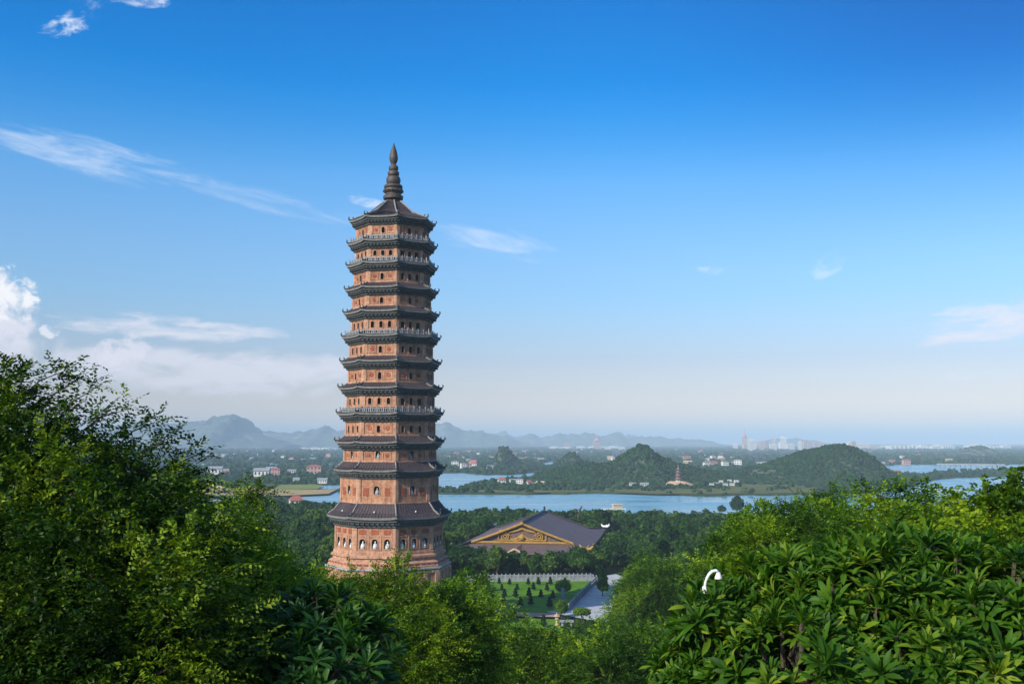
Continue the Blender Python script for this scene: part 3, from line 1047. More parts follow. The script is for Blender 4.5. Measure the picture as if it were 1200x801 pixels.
        # rows of cover tiles and bracket ends
        for k in range(8):
            F = Face(k, Re)
            n_t = 14
            for s in range(n_t):
                u = (s + 0.5) / n_t * 2 - 1
                lam = abs(u)
                e0 = F.p(u * F.half * 0.985, z + 0.05 + up * lam ** 4, 0.02)
                Fu = Face(k, upR)
                if i == 0:
                    e1 = Face(k, Re * .55).p(u * Face(k, Re * .55).half * .97, z + rise * .36 + 0.03)
                    e2 = Fu.p(u * Fu.half * .9, z + rise)
                    mb.tube([e0, e1, e2], [0.09, 0.085, 0.05], 4, 2)
                else:
                    em = Face(k, upR + (Re - upR) * .55)
                    mb.tube([e0, em.p(u * em.half * .98, z + rise * .30 + 0.03), Fu.p(u * Fu.half * .97, z + rise)], 0.085, 4, 2)
            Fb = Face(k, lowR + d * .52)
            n_b = 9
            for s in range(n_b):
                u = ((s + 0.5) / n_b * 2 - 1) * Fb.half
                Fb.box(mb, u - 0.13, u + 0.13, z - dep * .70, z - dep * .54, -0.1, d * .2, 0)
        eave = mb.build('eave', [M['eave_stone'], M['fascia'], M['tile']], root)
        # hip ridges and curled finials
        for k in range(8):
            a = PHI0 + k * PI / 4
            e = Vector((math.cos(a), math.sin(a), 0))
            mb = MB()
            p_in = e * (upR + 0.05) + Vector((0, 0, z + rise + 0.1))
            p_mid = e * (upR + (Re - upR) * .5) + Vector((0, 0, z + rise * .36 + 0.22))
            p_out = e * (Re - 0.15) + Vector((0, 0, z + up + 0.12))
            mb.tube([p_in, p_mid, p_out], [0.16, 0.17, 0.17], 6, 0)
            tip = [p_out, e * (Re + 0.15) + Vector((0, 0, z + up + 0.14)), e * (Re + 0.30) + Vector((0, 0, z + up + 0.36)), e * (Re + 0.26) + Vector((0, 0, z + up + 0.72)), e * (Re + 0.1) + Vector((0, 0, z + up + 0.86))]
            mb.tube(tip, [0.18, 0.2, 0.17, 0.12, 0.04], 6, 1)
            # crouching beast a little way up the ridge
            q = e * (Re - 0.75) + Vector((0, 0, z + up * .6 + 0.2))
            mb.tube([q, q + Vector((0, 0, 0.35)), q + e * 0.12 + Vector((0, 0, 0.62)), q + e * 0.3 + Vector((0, 0, 0.66))], [0.2, 0.17, 0.14, 0.05], 6, 1)
            mb.build('hip_ridge', [M['ridge'] if i in (0, 9, 10, 11) else M['fascia'], M['eave_stone']], eave)
        if i == 11:
            # little white ornaments on the lowest roof
            mb = MB()
            for k in (-2, -1, 0, 1):
                F = Face(k, Re - 1.1)
                p = F.p(0, z + 0.95)
                mb.lathe([(0.01, 0), (0.16, 0.02), (0.18, 0.2), (0.1, 0.32), (0.01, 0.36)], 8, p)
            mb.build('roof_ornament', M['statue'], eave)

    # stone railings standing on four of the eaves
    for i in (1, 2, 5, 8):
        Re, z = rad[i], ez[i]
        Rr = Re - 0.55
        mb = MB()
        for k in range(8):
            F = Face(k, Rr)
            zb = z + 0.12
            n_p = 6
            for s in range(n_p + 1):
                u = -F.half + 2 * F.half * s / n_p
                hp = 1.25 if s in (0, 3, 6) else 1.05
                if s == n_p:
                    continue
                F.box(mb, u - 0.1, u + 0.1, zb, zb + hp, -0.1, 0.1)
                c = F.p(u, zb + hp)
                mb.lathe([(0.09, 0), (0.12, 0.08), (0.05, 0.2), (0.005, 0.24)], 6, c)
            F.box(mb, -F.half + .1, F.half - .1, zb + 0.78, zb + 0.9, -0.06, 0.06)
            F.box(mb, -F.half + .1, F.half - .1, zb + 0.14, zb + 0.24, -0.06, 0.06)
            for s in range(n_p):
                u = -F.half + 2 * F.half * (s + 0.5) / n_p
                for dq in (-0.25, 0.25):
                    F.box(mb, u + dq - 0.07, u + dq + 0.07, zb + 0.24, zb + 0.78, -0.045, 0.045)
        mb.build('railing', M['rail'], root)

    # spire
    zs = ez[0] + 4.6
    sc = 0.0418
    prof_px = [(392, 44), (388, 46), (386, 40), (378, 34), (374, 40), (372, 52), (357, 53), (353, 47), (349, 41), (341, 41), (338, 48), (330, 52), (320, 50), (317, 42), (314, 47), (308, 50), (299, 46), (296, 30),
               (292, 34), (280, 38), (268, 38), (256, 34), (251, 24), (248, 28), (240, 31), (230, 30), (224, 24), (221, 20), (216, 25), (206, 26), (197, 23), (191, 15), (186, 13), (178, 17), (168, 21), (155, 23), (140, 21), (120, 17), (100, 10), (84, 5), (68, 0.3)]
    zt = CAM_Z + ray(462, 166.5).z * TY / ray(462, 166.5).y - TG
    k_ = (zt - zs) / (392 - 68)
    mb = MB()
    mb.lathe([(r * sc, zs + (392 - y) * k_) for y, r in prof_px], 28)
    # lotus petals round the lower ring
    for k in range(16):
        a = 2 * PI * k / 16
        e = Vector((math.cos(a), math.sin(a), 0))
        zz = zs + (392 - 338) * k_
        mb.tube([e * 1.7 + Vector((0, 0, zz)), e * 2.15 + Vector((0, 0, zz + .35)), e * 2.0 + Vector((0, 0, zz + .7))], [.2, .22, .08], 6)
    mb.build('spire', M['spire'], root, False)

    # stepped base and podium
    mb = MB()
    zb = base_top
    steps = [(11.4, zb + .05), (11.75, zb), (11.75, zb - .5), (11.95, zb - .6), (12.3, zb - .75), (12.3, zb - 1.15), (11.9, zb - 1.3), (11.9, zb - 1.75), (12.35, zb - 1.95), (12.75, zb - 2.2), (12.75, zb - 2.7),
             (12.95, zb - 2.85), (12.95, zb - 3.2)]
    mb.loft([octo(r, z) for r, z in steps[::-1]], 0, (False, False))
    for k in range(8):
        F = Face(k, 12.75)
        for s in range(7):
            u = (s - 3) / 3.5 * F.half
            F.box(mb, u - .45, u + .45, zb - 2.62, zb - 2.25, 0.0, 0.07, 1)
    mb.build('stepped_base', [M['brick_pale'], M['brick_red']], root)
    mb = MB()
    zl = zb - 3.2
    mb.loft([octo(r, z) for r, z in [(13.3, zl - .32), (13.5, zl - .3), (13.5, zl - .02), (13.3, zl)]], 0, (False, False))
    mb.add(octo(13.3, zl), [tuple(range(8))], 0)
    mb.build('ledge', M['grey_ledge'], root)
    mb = MB()
    for k in range(8):
        kk = k if k < 4 else k - 8
        F = Face(kk, 13.2)
        ops = [(0.0, 0.4, 4.6, 2.0, False)] if kk in (1, -3) else []
        wall_face(mb, F, -0.4, zl - .3, ops)
        F.box(mb, -F.half - .08, F.half + .08, zl - 1.0, zl - .6, 0, .2, 1)
        F.box(mb, -F.half - .08, F.half + .08, -0.4, 0.8, 0, .22, 1)
        for s in (-1, 1):
            a, b = (F.half - 1.0, F.half + .1) if s > 0 else (-F.half - .1, -F.half + 1.0)
            F.box(mb, a, b, 0.8, zl - 1.0, 0, .25, 1)
        for q in (-.36, .36):
            u = q * F.half
            F.box(mb, u - .35, u + .35, 0.8, zl - 1.0, 0, .16, 1)
    pod = mb.build('podium', [M['brick'], M['brick_pale']], root)
    for kk in (1, -3):
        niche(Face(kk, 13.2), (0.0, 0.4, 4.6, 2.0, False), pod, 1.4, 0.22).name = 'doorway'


build_pagoda()


# ------------------------------------------------------------------ great hall
def build_hall():
    Fp = at(612, 612.5, 372)
    th_ = R_(9)
    a_ax = Vector((math.sin(th_), math.cos(th_), 0))      # along the ridge, away from the camera
    s_ax = Vector((math.cos(th_), -math.sin(th_), 0))     # to the right
    gz = 5.0
    root = empty('great_hall', (Fp.x, Fp.y, gz), 'large hall with purple-brown tiled roof and a gilded gable beyond the lawn', 'hall')

    def P(a, s, z):
        v = a_ax * a + s_ax * s
        return Vector((v.x, v.y, z - gz))
    zr, ze = Fp.z, 12.3
    HW = 24.6
    A0, A1 = -16.0, 78.0      # front and back eaves
    RB = 62.0                 # back end of the ridge
    gw, gzb = 18.6, 13.95     # gable half width and foot
    n = 12

    def prof(q):              # height at distance q from the ridge
        t = q / HW
        return zr - (zr - ze) * (t * 1.12 - 0.12 * t * t)

    mb = MB()
    for sg in (-1, 1):
        cols = []
        for i in range(n + 1):
            q = HW * i / n
            z = prof(q)
            # main slope runs from the gable (or the hip line below it) to the back
            if q <= gw:
                a0, a1 = -0.9, RB + 1
            else:
                k = (q - gw) / (HW - gw)
                a0 = -0.9 + (A0 + 0.9) * k
                a1 = RB + 1 + (A1 - RB - 1) * k
            lift = 0.0
            cols.append((a0, a1, q, z))
        m_ = 10
        vs, fs = [], []
        for (a0, a1, q, z) in cols:
            for j in range(m_ + 1):
                t = j / m_
                e = abs(2 * t - 1) ** 6 * (max(0, q - gw) / (HW - gw)) ** 2 * 0.9
                vs.append(P(a0 + (a1 - a0) * t, sg * q, z + e))
        for i in range(n):
            for j in range(m_):
                f = (i * (m_ + 1) + j, i * (m_ + 1) + j + 1, (i + 1) * (m_ + 1) + j + 1, (i + 1) * (m_ + 1) + j)
                fs.append(f if sg > 0 else f[::-1])
        mb.add(vs, fs)
        # thickness at the eave
        for j in range(m_):
            p0, p1 = vs[n * (m_ + 1) + j], vs[n * (m_ + 1) + j + 1]
            mb.add([p0, p1, p1 - Vector((0, 0, .6)), p0 - Vector((0, 0, .6))], [(0, 1, 2, 3)])
    roof = mb.build('roof', M['hall_roof'], root)
    # hips in front and behind, below the gables
    for front in (True, False):
        mb = MB()
        a_in, a_out = (0.0, A0) if front else (RB, A1)
        for i in range(6):
            for k in range(12):
                pts = []
                for (ii, kk) in ((i, k), (i + 1, k), (i + 1, k + 1), (i, k + 1)):
                    t = ii / 6
                    w = gw + (HW - gw) * t
                    s = -1 + 2 * kk / 12
                    z = gzb - .15 + (ze - gzb + .15) * t + abs(s) ** 6 * t * t * .9
                    pts.append(P(a_in + (a_out - a_in) * t, s * w, z))
                mb.add(pts, [(0, 1, 2, 3) if front else (3, 2, 1, 0)])
        for k in range(12):
            s0, s1 = (-1 + 2 * k / 12) * HW, (-1 + 2 * (k + 1) / 12) * HW
            e0, e1 = (abs(s0) / HW) ** 6 * .9, (abs(s1) / HW) ** 6 * .9
            mb.add([P(a_out, s0, ze + e0), P(a_out, s1, ze + e1), P(a_out, s1, ze + e1 - .6), P(a_out, s0, ze + e0 - .6)], [(0, 1, 2, 3)])
        mb.build('hip_roof', M['hall_roof_front'] if front else M['hall_roof'], root)
    # ridge and hip crests
    mb = MB()
    mb.tube([P(-1.2, 0, zr + .35), P(RB + 1, 0, zr + .35)], .5, 8)
    mb.tube([P(RB + 1, 0, zr + .4), P(RB + 1.8, 0, zr + 1.3), P(RB + 1.0, 0, zr + 2.2)], [.5, .5, .15], 8)
    for sg in (-1, 1):
        for (a0, a1) in ((-0.9, A0), (RB + 1, A1)):
            mb.tube([P(a0, sg * gw, prof(gw) + .2), P((a0 + a1) / 2, sg * (gw + HW) / 2, (prof(gw) + ze) / 2 + .3), P(a1, sg * HW, ze + 1.1)], .35, 6)
        mb.tube([P(RB + 1, 0, zr + .2), P(RB + 1, sg * gw, prof(gw) + .2)], .35, 6)
    mb.build('ridge', M['tile'], root)
    # gable wall with gilding
    gab = MB()
    pts = [P(0.3, -gw, gzb), P(0.3, gw, gzb)] + [P(0.3, gw * (1 - j / 6), prof(abs(gw * (1 - j / 6))) - .1) for j in range(0, 13)]
    gab.add(pts, [tuple(range(len(pts)))])
    gable = gab.build('gable', M['hall_wall'], root)
    gb = MB()
    pts2 = [P(RB - .2, -gw, gzb), P(RB - .2, gw, gzb)] + [P(RB - .2, gw * (1 - j / 6), prof(abs(gw * (1 - j / 6))) - .1) for j in range(0, 13)]
    gb.add(pts2, [tuple(reversed(range(len(pts2))))])
    gb.build('gable', M['hall_wall'], root)
    go = MB()

    def bar(s0, z0, s1, z1, r=.32, a=-.5):
        go.tube([P(a, s0, z0), P(a, s1, z1)], r, 6)
    for sg in (-1, 1):
        for j in range(6):
            q0, q1 = gw * 1.02 * j / 6, gw * 1.02 * (j + 1) / 6
            go.tube([P(-1.0, sg * q0, prof(q0) - .15), P(-1.0, sg * q1, prof(q1) - .15)], .42, 6)
    bar(-gw, gzb + .25, gw, gzb + .25, .42)
    top, bot, hw = gzb + 4.4, gzb + 1.0, 8.6
    bar(-hw, top, -hw + 3.0, top, .26, .05)
    for sg in (-1, 1):
        bar(sg * hw, bot, sg * hw, top - .6, .28, .05)
        bar(sg * hw, top - .6, sg * (hw - 3.2), top - .6, .24, .05)
        # scroll discs
        for r in (1.25, .6):
            c = [P(-.05, sg * 6.2 + r * math.cos(t), gzb + 2.3 + r * math.sin(t)) for t in np.linspace(0, 2 * PI, 17)]
            go.tube(c, .24, 6)
        # cloud scroll over the middle
        c = [P(-.05, sg * x, gzb + z) for x, z in ((0, 5.2), (1.6, 4.5), (3.2, 4.1), (4.6, 3.9), (4.9, 3.0), (4.2, 2.4))]
        go.tube(c, [.5, .4, .35, .3, .26, .12], 6)
        c = [P(-.05, sg * x, gzb + z) for x, z in ((0, 2.9), (1.0, 2.2), (1.8, 1.6), (3.2, 1.3), (4.4, 1.6))]
        go.tube(c, [.45, .42, .4, .35, .15], 6)
        c = [P(-.05, sg * x, gzb + z) for x, z in ((0, 1.6), (1.2, 1.0), (2.6, .9), (4.2, .9))]
        go.tube(c, [.35, .35, .3, .15], 6)
    bar(-hw, bot, hw, bot, .28, .05)
    go.lathe([(.05, 0), (1.0, .2), (1.2, .8), (.7, 1.4), (.25, 1.9), (.05, 2.4)], 10, P(-.2, 0, gzb + 1.2))
    go.lathe([(.05, 0), (.8, .2), (.9, .6), (.4, 1.1), (.05, 1.6)], 10, P(-1.0, 0, zr - .7))
    go.build('gilding', M['gold'], gable)
    # small porch gable in front
    po = MB()
    pz = gzb - .2
    for sg in (-1, 1):
        po.add([P(-1.5, 0, pz), P(-17.5, 0, pz - .3), P(-17.5, sg * 7.5, pz - 4.2), P(-4, sg * 7.5, pz - 4.2)], [(0, 1, 2, 3) if sg > 0 else (3, 2, 1, 0)], 0)
        po.tube([P(-17.6, 0, pz - .1), P(-17.6, sg * 3.6, pz - 2.0), P(-17.6, sg * 7.6, pz - 4.0)], [.4, .36, .36], 6, 1)
    po.add([P(-17.3, -7.3, pz - 4.3), P(-17.3, 7.3, pz - 4.3), P(-17.3, 0, pz - .5)], [(0, 1, 2)], 2)
    po.build('porch_roof', [M['hall_roof'], M['house_tan'], M['hall_wall']], root)
    # walls and columns
    wb = MB()
    z0, z1 = gz - 2, ze + .2
    i0, i1, ws = A0 + 4, A1 - 4, HW - 4
    c = [P(i0, -ws, z0), P(i0, ws, z0), P(i1, ws, z0), P(i1, -ws, z0), P(i0, -ws, z1), P(i0, ws, z1), P(i1, ws, z1), P(i1, -ws, z1)]
    wb.add(c, [(0, 1, 5, 4), (1, 2, 6, 5), (2, 3, 7, 6), (3, 0, 4, 7)])
    wb.add([P(A0 + .2, -HW + .2, ze - .45), P(A0 + .2, HW - .2, ze - .45), P(A1 - .2, HW - .2, ze - .45), P(A1 - .2, -HW + .2, ze - .45)], [(3, 2, 1, 0)])
    wb.build('wall', M['hall_wall'], root)
    for k in range(8):
        s = -HW + 2.2 + k * (2 * HW - 4.4) / 7
        cb = MB()
        cb.tube([P(A0 + 1.6, s, gz - 2), P(A0 + 1.6, s, ze - .3)], .55, 10)
        cb.build('column', M['wood_dark'], root)
    # curled corner finials
    for (a, s, mat, sz) in ((A0, HW, 'gold', 1.2), (A0, -HW, 'gold', 1.1), (A1, HW, 'white', .85), (A1, -HW, 'white', .8)):
        fb = MB()
        c = P(a, s, ze + 1.25)
        e = s_ax * (1 if s > 0 else -1)
        fb.tube([c - e * 2.2 * sz + Vector((0, 0, 1.6 * sz)), c - e * 1.7 * sz + Vector((0, 0, .8 * sz)), c - e * .5 * sz + Vector((0, 0, .25)), c + e * 1.0 * sz + Vector((0, 0, .4)), c + e * 2.0 * sz + Vector((0, 0, 1.3 * sz)),
                 c + e * 1.6 * sz + Vector((0, 0, 2.0 * sz))], [.15, .4, .6, .6, .42, .12], 8)
        fb.tube([c + Vector((0, 0, .3)), c + e * .5 + Vector((0, 0, 1.4 * sz))], [.5, .1], 8)
        fb.build('corner_finial', M[mat], root, True)
    return root


M['hall_roof_front'] = tile_roof_mat('hall_roof_front_tile', (0.15, 0.10, 0.095), 0.0)
build_hall()

# ------------------------------------------------------------------ garden between pagoda and hall
GZ = 10.0
LAWN = [(520, 681), (600, 680.5), (692, 680), (686, 690), (668, 711), (660, 718), (585, 716), (520, 712)]
LAWN2 = [(560, 722.5), (655, 725), (660, 745), (520, 745)]
PATH = [(584, 716.2), (656, 718.2), (656, 722.6), (582, 721.2)]
PLAZA = [(697, 676), (722, 672), (740, 680), (726, 700), (712, 730), (640, 716), (664, 713), (690, 685)]
COURT = [(535, 700), (567, 700), (585, 714), (578, 722), (530, 722)]
TERRACE = [(703, 640), (729, 632), (731, 648), (715, 652)]
psheet('lawn', LAWN, GZ + .45, M['lawn'])
psheet('lawn', LAWN2, GZ + .45, M['lawn'], .004)
psheet('brick_path', PATH, GZ + .5, M['paving_pink'], .03)
psheet('plaza', PLAZA, GZ + .46, M['paving_grey'])
psheet('courtyard', COURT, GZ + .5, M['paving_pink'], .06)
psheet('terrace', [(706, 637), (729, 632), (730, 646), (712, 652)], 6.8, M['paving_grey'])


def balustrade(pts, h, label, n_seg):
    root = empty('balustrade', (pts[0][0], pts[0][1], GZ + .4), label, 'balustrade', 'grey balustrades of the garden')
    o = Vector((pts[0][0], pts[0][1], 0))
    p0, p1 = Vector((0, 0, 0)), Vector((pts[1][0], pts[1][1], 0)) - o
    L = (p1 - p0).length
    d = (p1 - p0) / L
    nrm = Vector((-d.y, d.x, 0))
    for s in range(n_seg):
        a, b = L * s / n_seg, L * (s + 1) / n_seg
        mb = MB()
        c = d * a
        mb.obox(c - d * .2 - nrm * .2 - Vector((0, 0, .5)), d * .4, nrm * .4, Vector((0, 0, h + .62)))
        mb.lathe([(.18, 0), (.22, .08), (.16, .2), (.04, .28)], 8, c + Vector((0, 0, h + .12)))
        mb.build('post', M['stone'], root)
        mb = MB()
        mb.obox(d * (a + .2) - nrm * .12 - Vector((0, 0, .5)), d * (b - a - .4), nrm * .24, Vector((0, 0, h * .55 + .5)))
        mb.obox(d * (a + .2) - nrm * .16 + Vector((0, 0, h * .82)), d * (b - a - .4), nrm * .32, Vector((0, 0, h * .18)))
        for q in (.25, .5, .75):
            mb.obox(d * (a + (b - a) * q - .12) - nrm * .09 + Vector((0, 0, h * .55)), d * .24, nrm * .18, Vector((0, 0, h * .27)))
        mb.build('panel', M['stone'], root)


bl = [on(548, 681, GZ + .5), on(697, 680, GZ + .5)]
balustrade([(bl[0].x, bl[0].y), (bl[1].x, bl[1].y)], 1.9, 'long grey stone balustrade along the far edge of the lawn', 30)
br_ = [on(699, 681.5, GZ + .5), on(666, 715, GZ + .5)]
balustrade([(br_[0].x, br_[0].y), (br_[1].x, br_[1].y)], 1.7, 'short grey stone balustrade running toward the camera beside the paved steps', 12)

# blue-grey stele, stone table and tan lantern in the garden
p = on(659.5, 705.5, GZ + .45)
st = empty('stone_stele', p, 'upright blue-grey stone slab standing on the lawn near the right balustrade', 'stele')
mb = MB(); mb.box((0, 0, .25), (1.3, .8, .5)); mb.box((0, 0, .6), (1.05, .6, .2)); mb.build('plinth', M['stone'], st)
mb = MB(); mb.box((0, 0, 2.0), (.85, .28, 2.6), 0, 0, .94); mb.tube([(-.4, 0, 3.3), (-.2, 0, 3.45), (.2, 0, 3.45), (.4, 0, 3.3)], .14, 8); mb.build('slab', M['blue_stone'], st)
p = on(664, 733, GZ + .45)
tb = empty('stone_table', p, 'pale grey stone table in the shrubs below the paved steps', 'table')
mb = MB(); mb.box((0, 0, 1.05), (3.0, 1.8, .22)); mb.build('top', M['rail'], tb)
for sx in (-1, 1):
    mb = MB(); mb.box((sx * .95, 0, .47), (.4, 1.2, .94), 0, 0, .85); mb.build('leg', M['rail'], tb)
p = on(652.5, 732, GZ + .45)
ln = empty('stone_lantern', p, 'small tan stone lantern beside the grey stone table', 'lantern')
mb = MB(); mb.lathe([(.5, 0), (.5, .2), (.25, .35), (.22, 1.1), (.45, 1.25), (.45, 1.4)], 10); mb.build('pedestal', M['house_tan'], ln)
mb = MB(); mb.box((0, 0, 1.65), (.6, .6, .5)); mb.lathe([(.75, 1.9), (.5, 2.1), (.15, 2.4), (.1, 2.6), (.01, 2.75)], 8); mb.build('cap', M['house_tan'], ln)


# ------------------------------------------------------------------ foliage
def unit(a):
    return a / np.maximum(np.linalg.norm(a, axis=1, keepdims=True), 1e-9)


SMALL_V = np.array([(0, 0, 0), (-.25, .42, .07), (.25, .42, .07), (0, 1, -.06)], float)
SMALL_F = np.array([(0, 2, 3), (0, 3, 1)])
OVAL_V = np.array([(0, 0, 0), (-.27, .30, .06), (.27, .30, .06), (-.24, .66, .05), (.24, .66, .05), (0, 1, -.08), (0, .3, 0), (0, .66, 0)], float)
OVAL_F = np.array([(0, 2, 6), (0, 6, 1), (6, 2, 4), (6, 4, 7), (1, 6, 7), (1, 7, 3), (7, 4, 5), (3, 7, 5)])
LONG_V = np.array([(0, 0, 0), (-.06, .25, .04), (0, .25, .01), (.06, .25, .04), (-.115, .58, .03), (0, .58, -.01), (.115, .58, .03), (-.085, .83, -.05), (0, .83, -.08), (.085, .83, -.05), (0, 1, -.18)], float)
LONG_F = np.array([(0, 2, 1), (0, 3, 2), (1, 2, 5), (1, 5, 4), (2, 3, 6), (2, 6, 5), (4, 5, 8), (4, 8, 7), (5, 6, 9), (5, 9, 8), (7, 8, 10), (8, 9, 10)])
CLUMP_V = np.array([(0, -.5, -.05), (-.42, -.05, .1), (.4, .05, .06), (.03, .55, -.08)], float)
CLUMP_F = np.array([(0, 2, 3), (0, 3, 1)])


def leaf_verts(P, D, N, S, V):
    D = unit(D)
    N = unit(N - D * np.sum(N * D, 1, keepdims=True))
    X = np.cross(D, N)
    v = P[:, None, :] + S[:, None, None] * (V[None, :, 0, None] * X[:, None, :] + V[None, :, 1, None] * D[:, None, :] + V[None, :, 2, None] * N[:, None, :])
    return v.reshape(-1, 3)


def leaf_object(name, P, D, N, S, tint, V, F, mat, parent, smooth_=False):
    v = leaf_verts(P, D, N, S, V)
    n = len(P)
    f = (np.arange(n)[:, None, None] * len(V) + F[None]).reshape(-1, 3)
    return np_mesh(name, v, f, mat, np.repeat(tint, len(F)), parent, smooth_)


def lobe_shell(c, r, n, g, inner=0.20, lump=0.38, low=-1.0):
    """points in the outer part of one lobe of a crown, with outward directions"""
    d = unit(g.normal(size=(int(n * 1.0), 3)))
    d = d[d[:, 2] > low]
    ph = g.uniform(0, 6.28, 3)
    lum = 1 + lump * (np.sin(d[:, 0] * 4.1 + ph[0]) * np.sin(d[:, 1] * 4.7 + ph[1]) + 0.6 * np.sin(d[:, 2] * 6.3 + ph[2]) * np.sin(d[:, 0] * 7.7 + ph[1]))
    f = 1 - np.abs(g.normal(0, inner, len(d)))
    f = np.where(g.random(len(d)) < 0.06, 1 + np.abs(g.normal(0, .13, len(d))), f)
    return c + d * r * (f * lum)[:, None], d


def spray_crown(lobes, leaf, g, per=13, length=6.0, lai=2.2, shoots=(), droop=0.35, pts_only=False):
    """lobes: (centre, radii). Returns leaf arrays: position, direction, normal, size, tint"""
    A, DD, T = [], [], []
    for c, r in lobes:
        area = 4 * PI * ((r[0] * r[1] + r[0] * r[2] + r[1] * r[2]) / 3)
        n = int(area * lai / (leaf * leaf * 0.26 * per))
        p, d = lobe_shell(np.array(c), np.array(r), n, g)
        A.append(p)
        DD.append(d)
        k = vnoise(p[:, 0] / (leaf * 9) + 31, p[:, 2] / (leaf * 9) + p[:, 1] / (leaf * 13), 5)
        T.append(np.clip(g.normal(0.0, .13, len(p)) + k, 0, 1))
    for (a, b, n) in shoots:
        a, b = np.array(a), np.array(b)
        t = g.random(n) ** 0.8
        sag = np.zeros((n, 3))
        sag[:, 2] = 0.12 * np.linalg.norm(b - a) * np.sin(t * PI)
        A.append(a + (b - a) * t[:, None] + sag + g.normal(0, leaf * .45, (n, 3)))
        DD.append(np.tile(unit((b - a)[None])[0], (n, 1)) + g.normal(0, .35, (n, 3)))
        T.append(np.clip(g.normal(0.35, .15, n), 0, 1))
    A, DD, T = np.concatenate(A), unit(np.concatenate(DD)), np.concatenate(T)
    n = len(A)
    ax = unit(DD * 0.8 + g.normal(0, .42, (n, 3)) + np.array([0, 0, .22]))
    L = leaf * length * g.uniform(.6, 1.15, n)
    side = unit(np.cross(ax, g.normal(0, .35, (n, 3)) + np.array([0, 0, 1.0])))
    upv = np.cross(side, ax)
    t = np.linspace(0.08, 1.0, per)
    sg = np.where(np.arange(per) % 2 == 0, 1.0, -1.0)
    sg[-1] = 0
    P = A[:, None] + ax[:, None] * (L[:, None] * t)[..., None] - np.array([0, 0, 1.0]) * (L[:, None] * (t ** 2) * droop)[..., None]
    D = ax[:, None] * 0.65 + side[:, None] * sg[None, :, None] * 0.85 + g.normal(0, .22, (n, per, 3)) - np.array([0, 0, droop])
    N = upv[:, None] + g.normal(0, .38, (n, per, 3)) + np.array([0, 0, .35])
    S = leaf * g.uniform(.65, 1.2, (n, per)) * (1 - .25 * np.abs(2 * t - 1.0) ** 2)
    TI = np.clip(T[:, None] + g.normal(0, .19, (n, per)), 0, 1)
    return P.reshape(-1, 3), D.reshape(-1, 3), N.reshape(-1, 3), S.ravel(), TI.ravel(), (A, ax, L)


def lobe_px(px, py, Y, r, squash=0.9, deep=1.0):
    c = at(px, py, Y)
    w = r * Y / 1205
    return (np.array(c), np.array([w, w * deep, w * squash]))


def trunk_mesh(name, lobes, foot, rad, g, parent, mat=None, twigs=7):
    """trunk from the foot up to the crown, one limb to each lobe, branches inside the lobe"""
    mb = MB()
    cs = np.array([l[0] for l in lobes])
    mid = cs.mean(0)
    zlow = min(l[0][2] - l[1][2] for l in lobes)
    fork = np.array([foot[0] * .4 + mid[0] * .6, foot[1] * .4 + mid[1] * .6, max(foot[2] + 0.8, (zlow + mid[2]) / 2)])
    foot = np.array(foot)
    mb.tube([foot - np.array([0, 0, .4]), foot * .55 + fork * .45 + g.normal(0, rad * .6, 3), fork], [rad * 1.25, rad, rad * .8], 9)
    for c, r in lobes:
        m1 = fork * .5 + c * .5 + g.normal(0, .12, 3) * r
        mb.tube([fork, m1, c], [rad * .55, rad * .38, rad * .22], 7)
        for k in range(twigs):
            d = g.normal(size=3)
            d[2] = abs(d[2]) * .8
            d /= np.linalg.norm(d)
            e = c + d * r * .92
            mb.tube([c, c * .5 + e * .5 + g.normal(0, .06, 3) * r, e], [rad * .17, rad * .1, rad * .03], 5)
    return mb.build(name, mat or M['bark'], parent)


def foot_of(x, y):
    return (x, y, th(x, y))


def big_tree(name, label, cat, lobes, leaf, mat, foot, rad, seed, V=SMALL_V, F=SMALL_F, lai=2.2, per=13, length=6.0, shoots=(), droop=.35, twigs=7, group=None):
    g = np.random.default_rng(seed)
    fx, fy, fz = foot_of(*foot)
    root = empty(name, (fx, fy, fz), label, cat, group)
    off = np.array([fx, fy, fz])
    lob = [(c - off, r) for c, r in lobes]
    sh = [(np.array(a) - off, np.array(b) - off, n) for a, b, n in shoots]
    P, D, N, S, T, (A, ax, L) = spray_crown(lob, leaf, g, per, length, lai, sh, droop)
    leaf_object('crown', P, D, N, S, T, V, F, mat, root)
    tr = trunk_mesh('trunk', lob, (0, 0, 0), rad, g, root, None, twigs)
    if sh:
        mb = MB()
        for a, b, n in sh:
            m1 = (a + b) / 2 + np.array([0, 0, .12 * np.linalg.norm(b - a)])
            mb.tube([a, m1, b], [.016, .011, .004], 5)
        mb.build('twig', M['bark'], root)
    return root


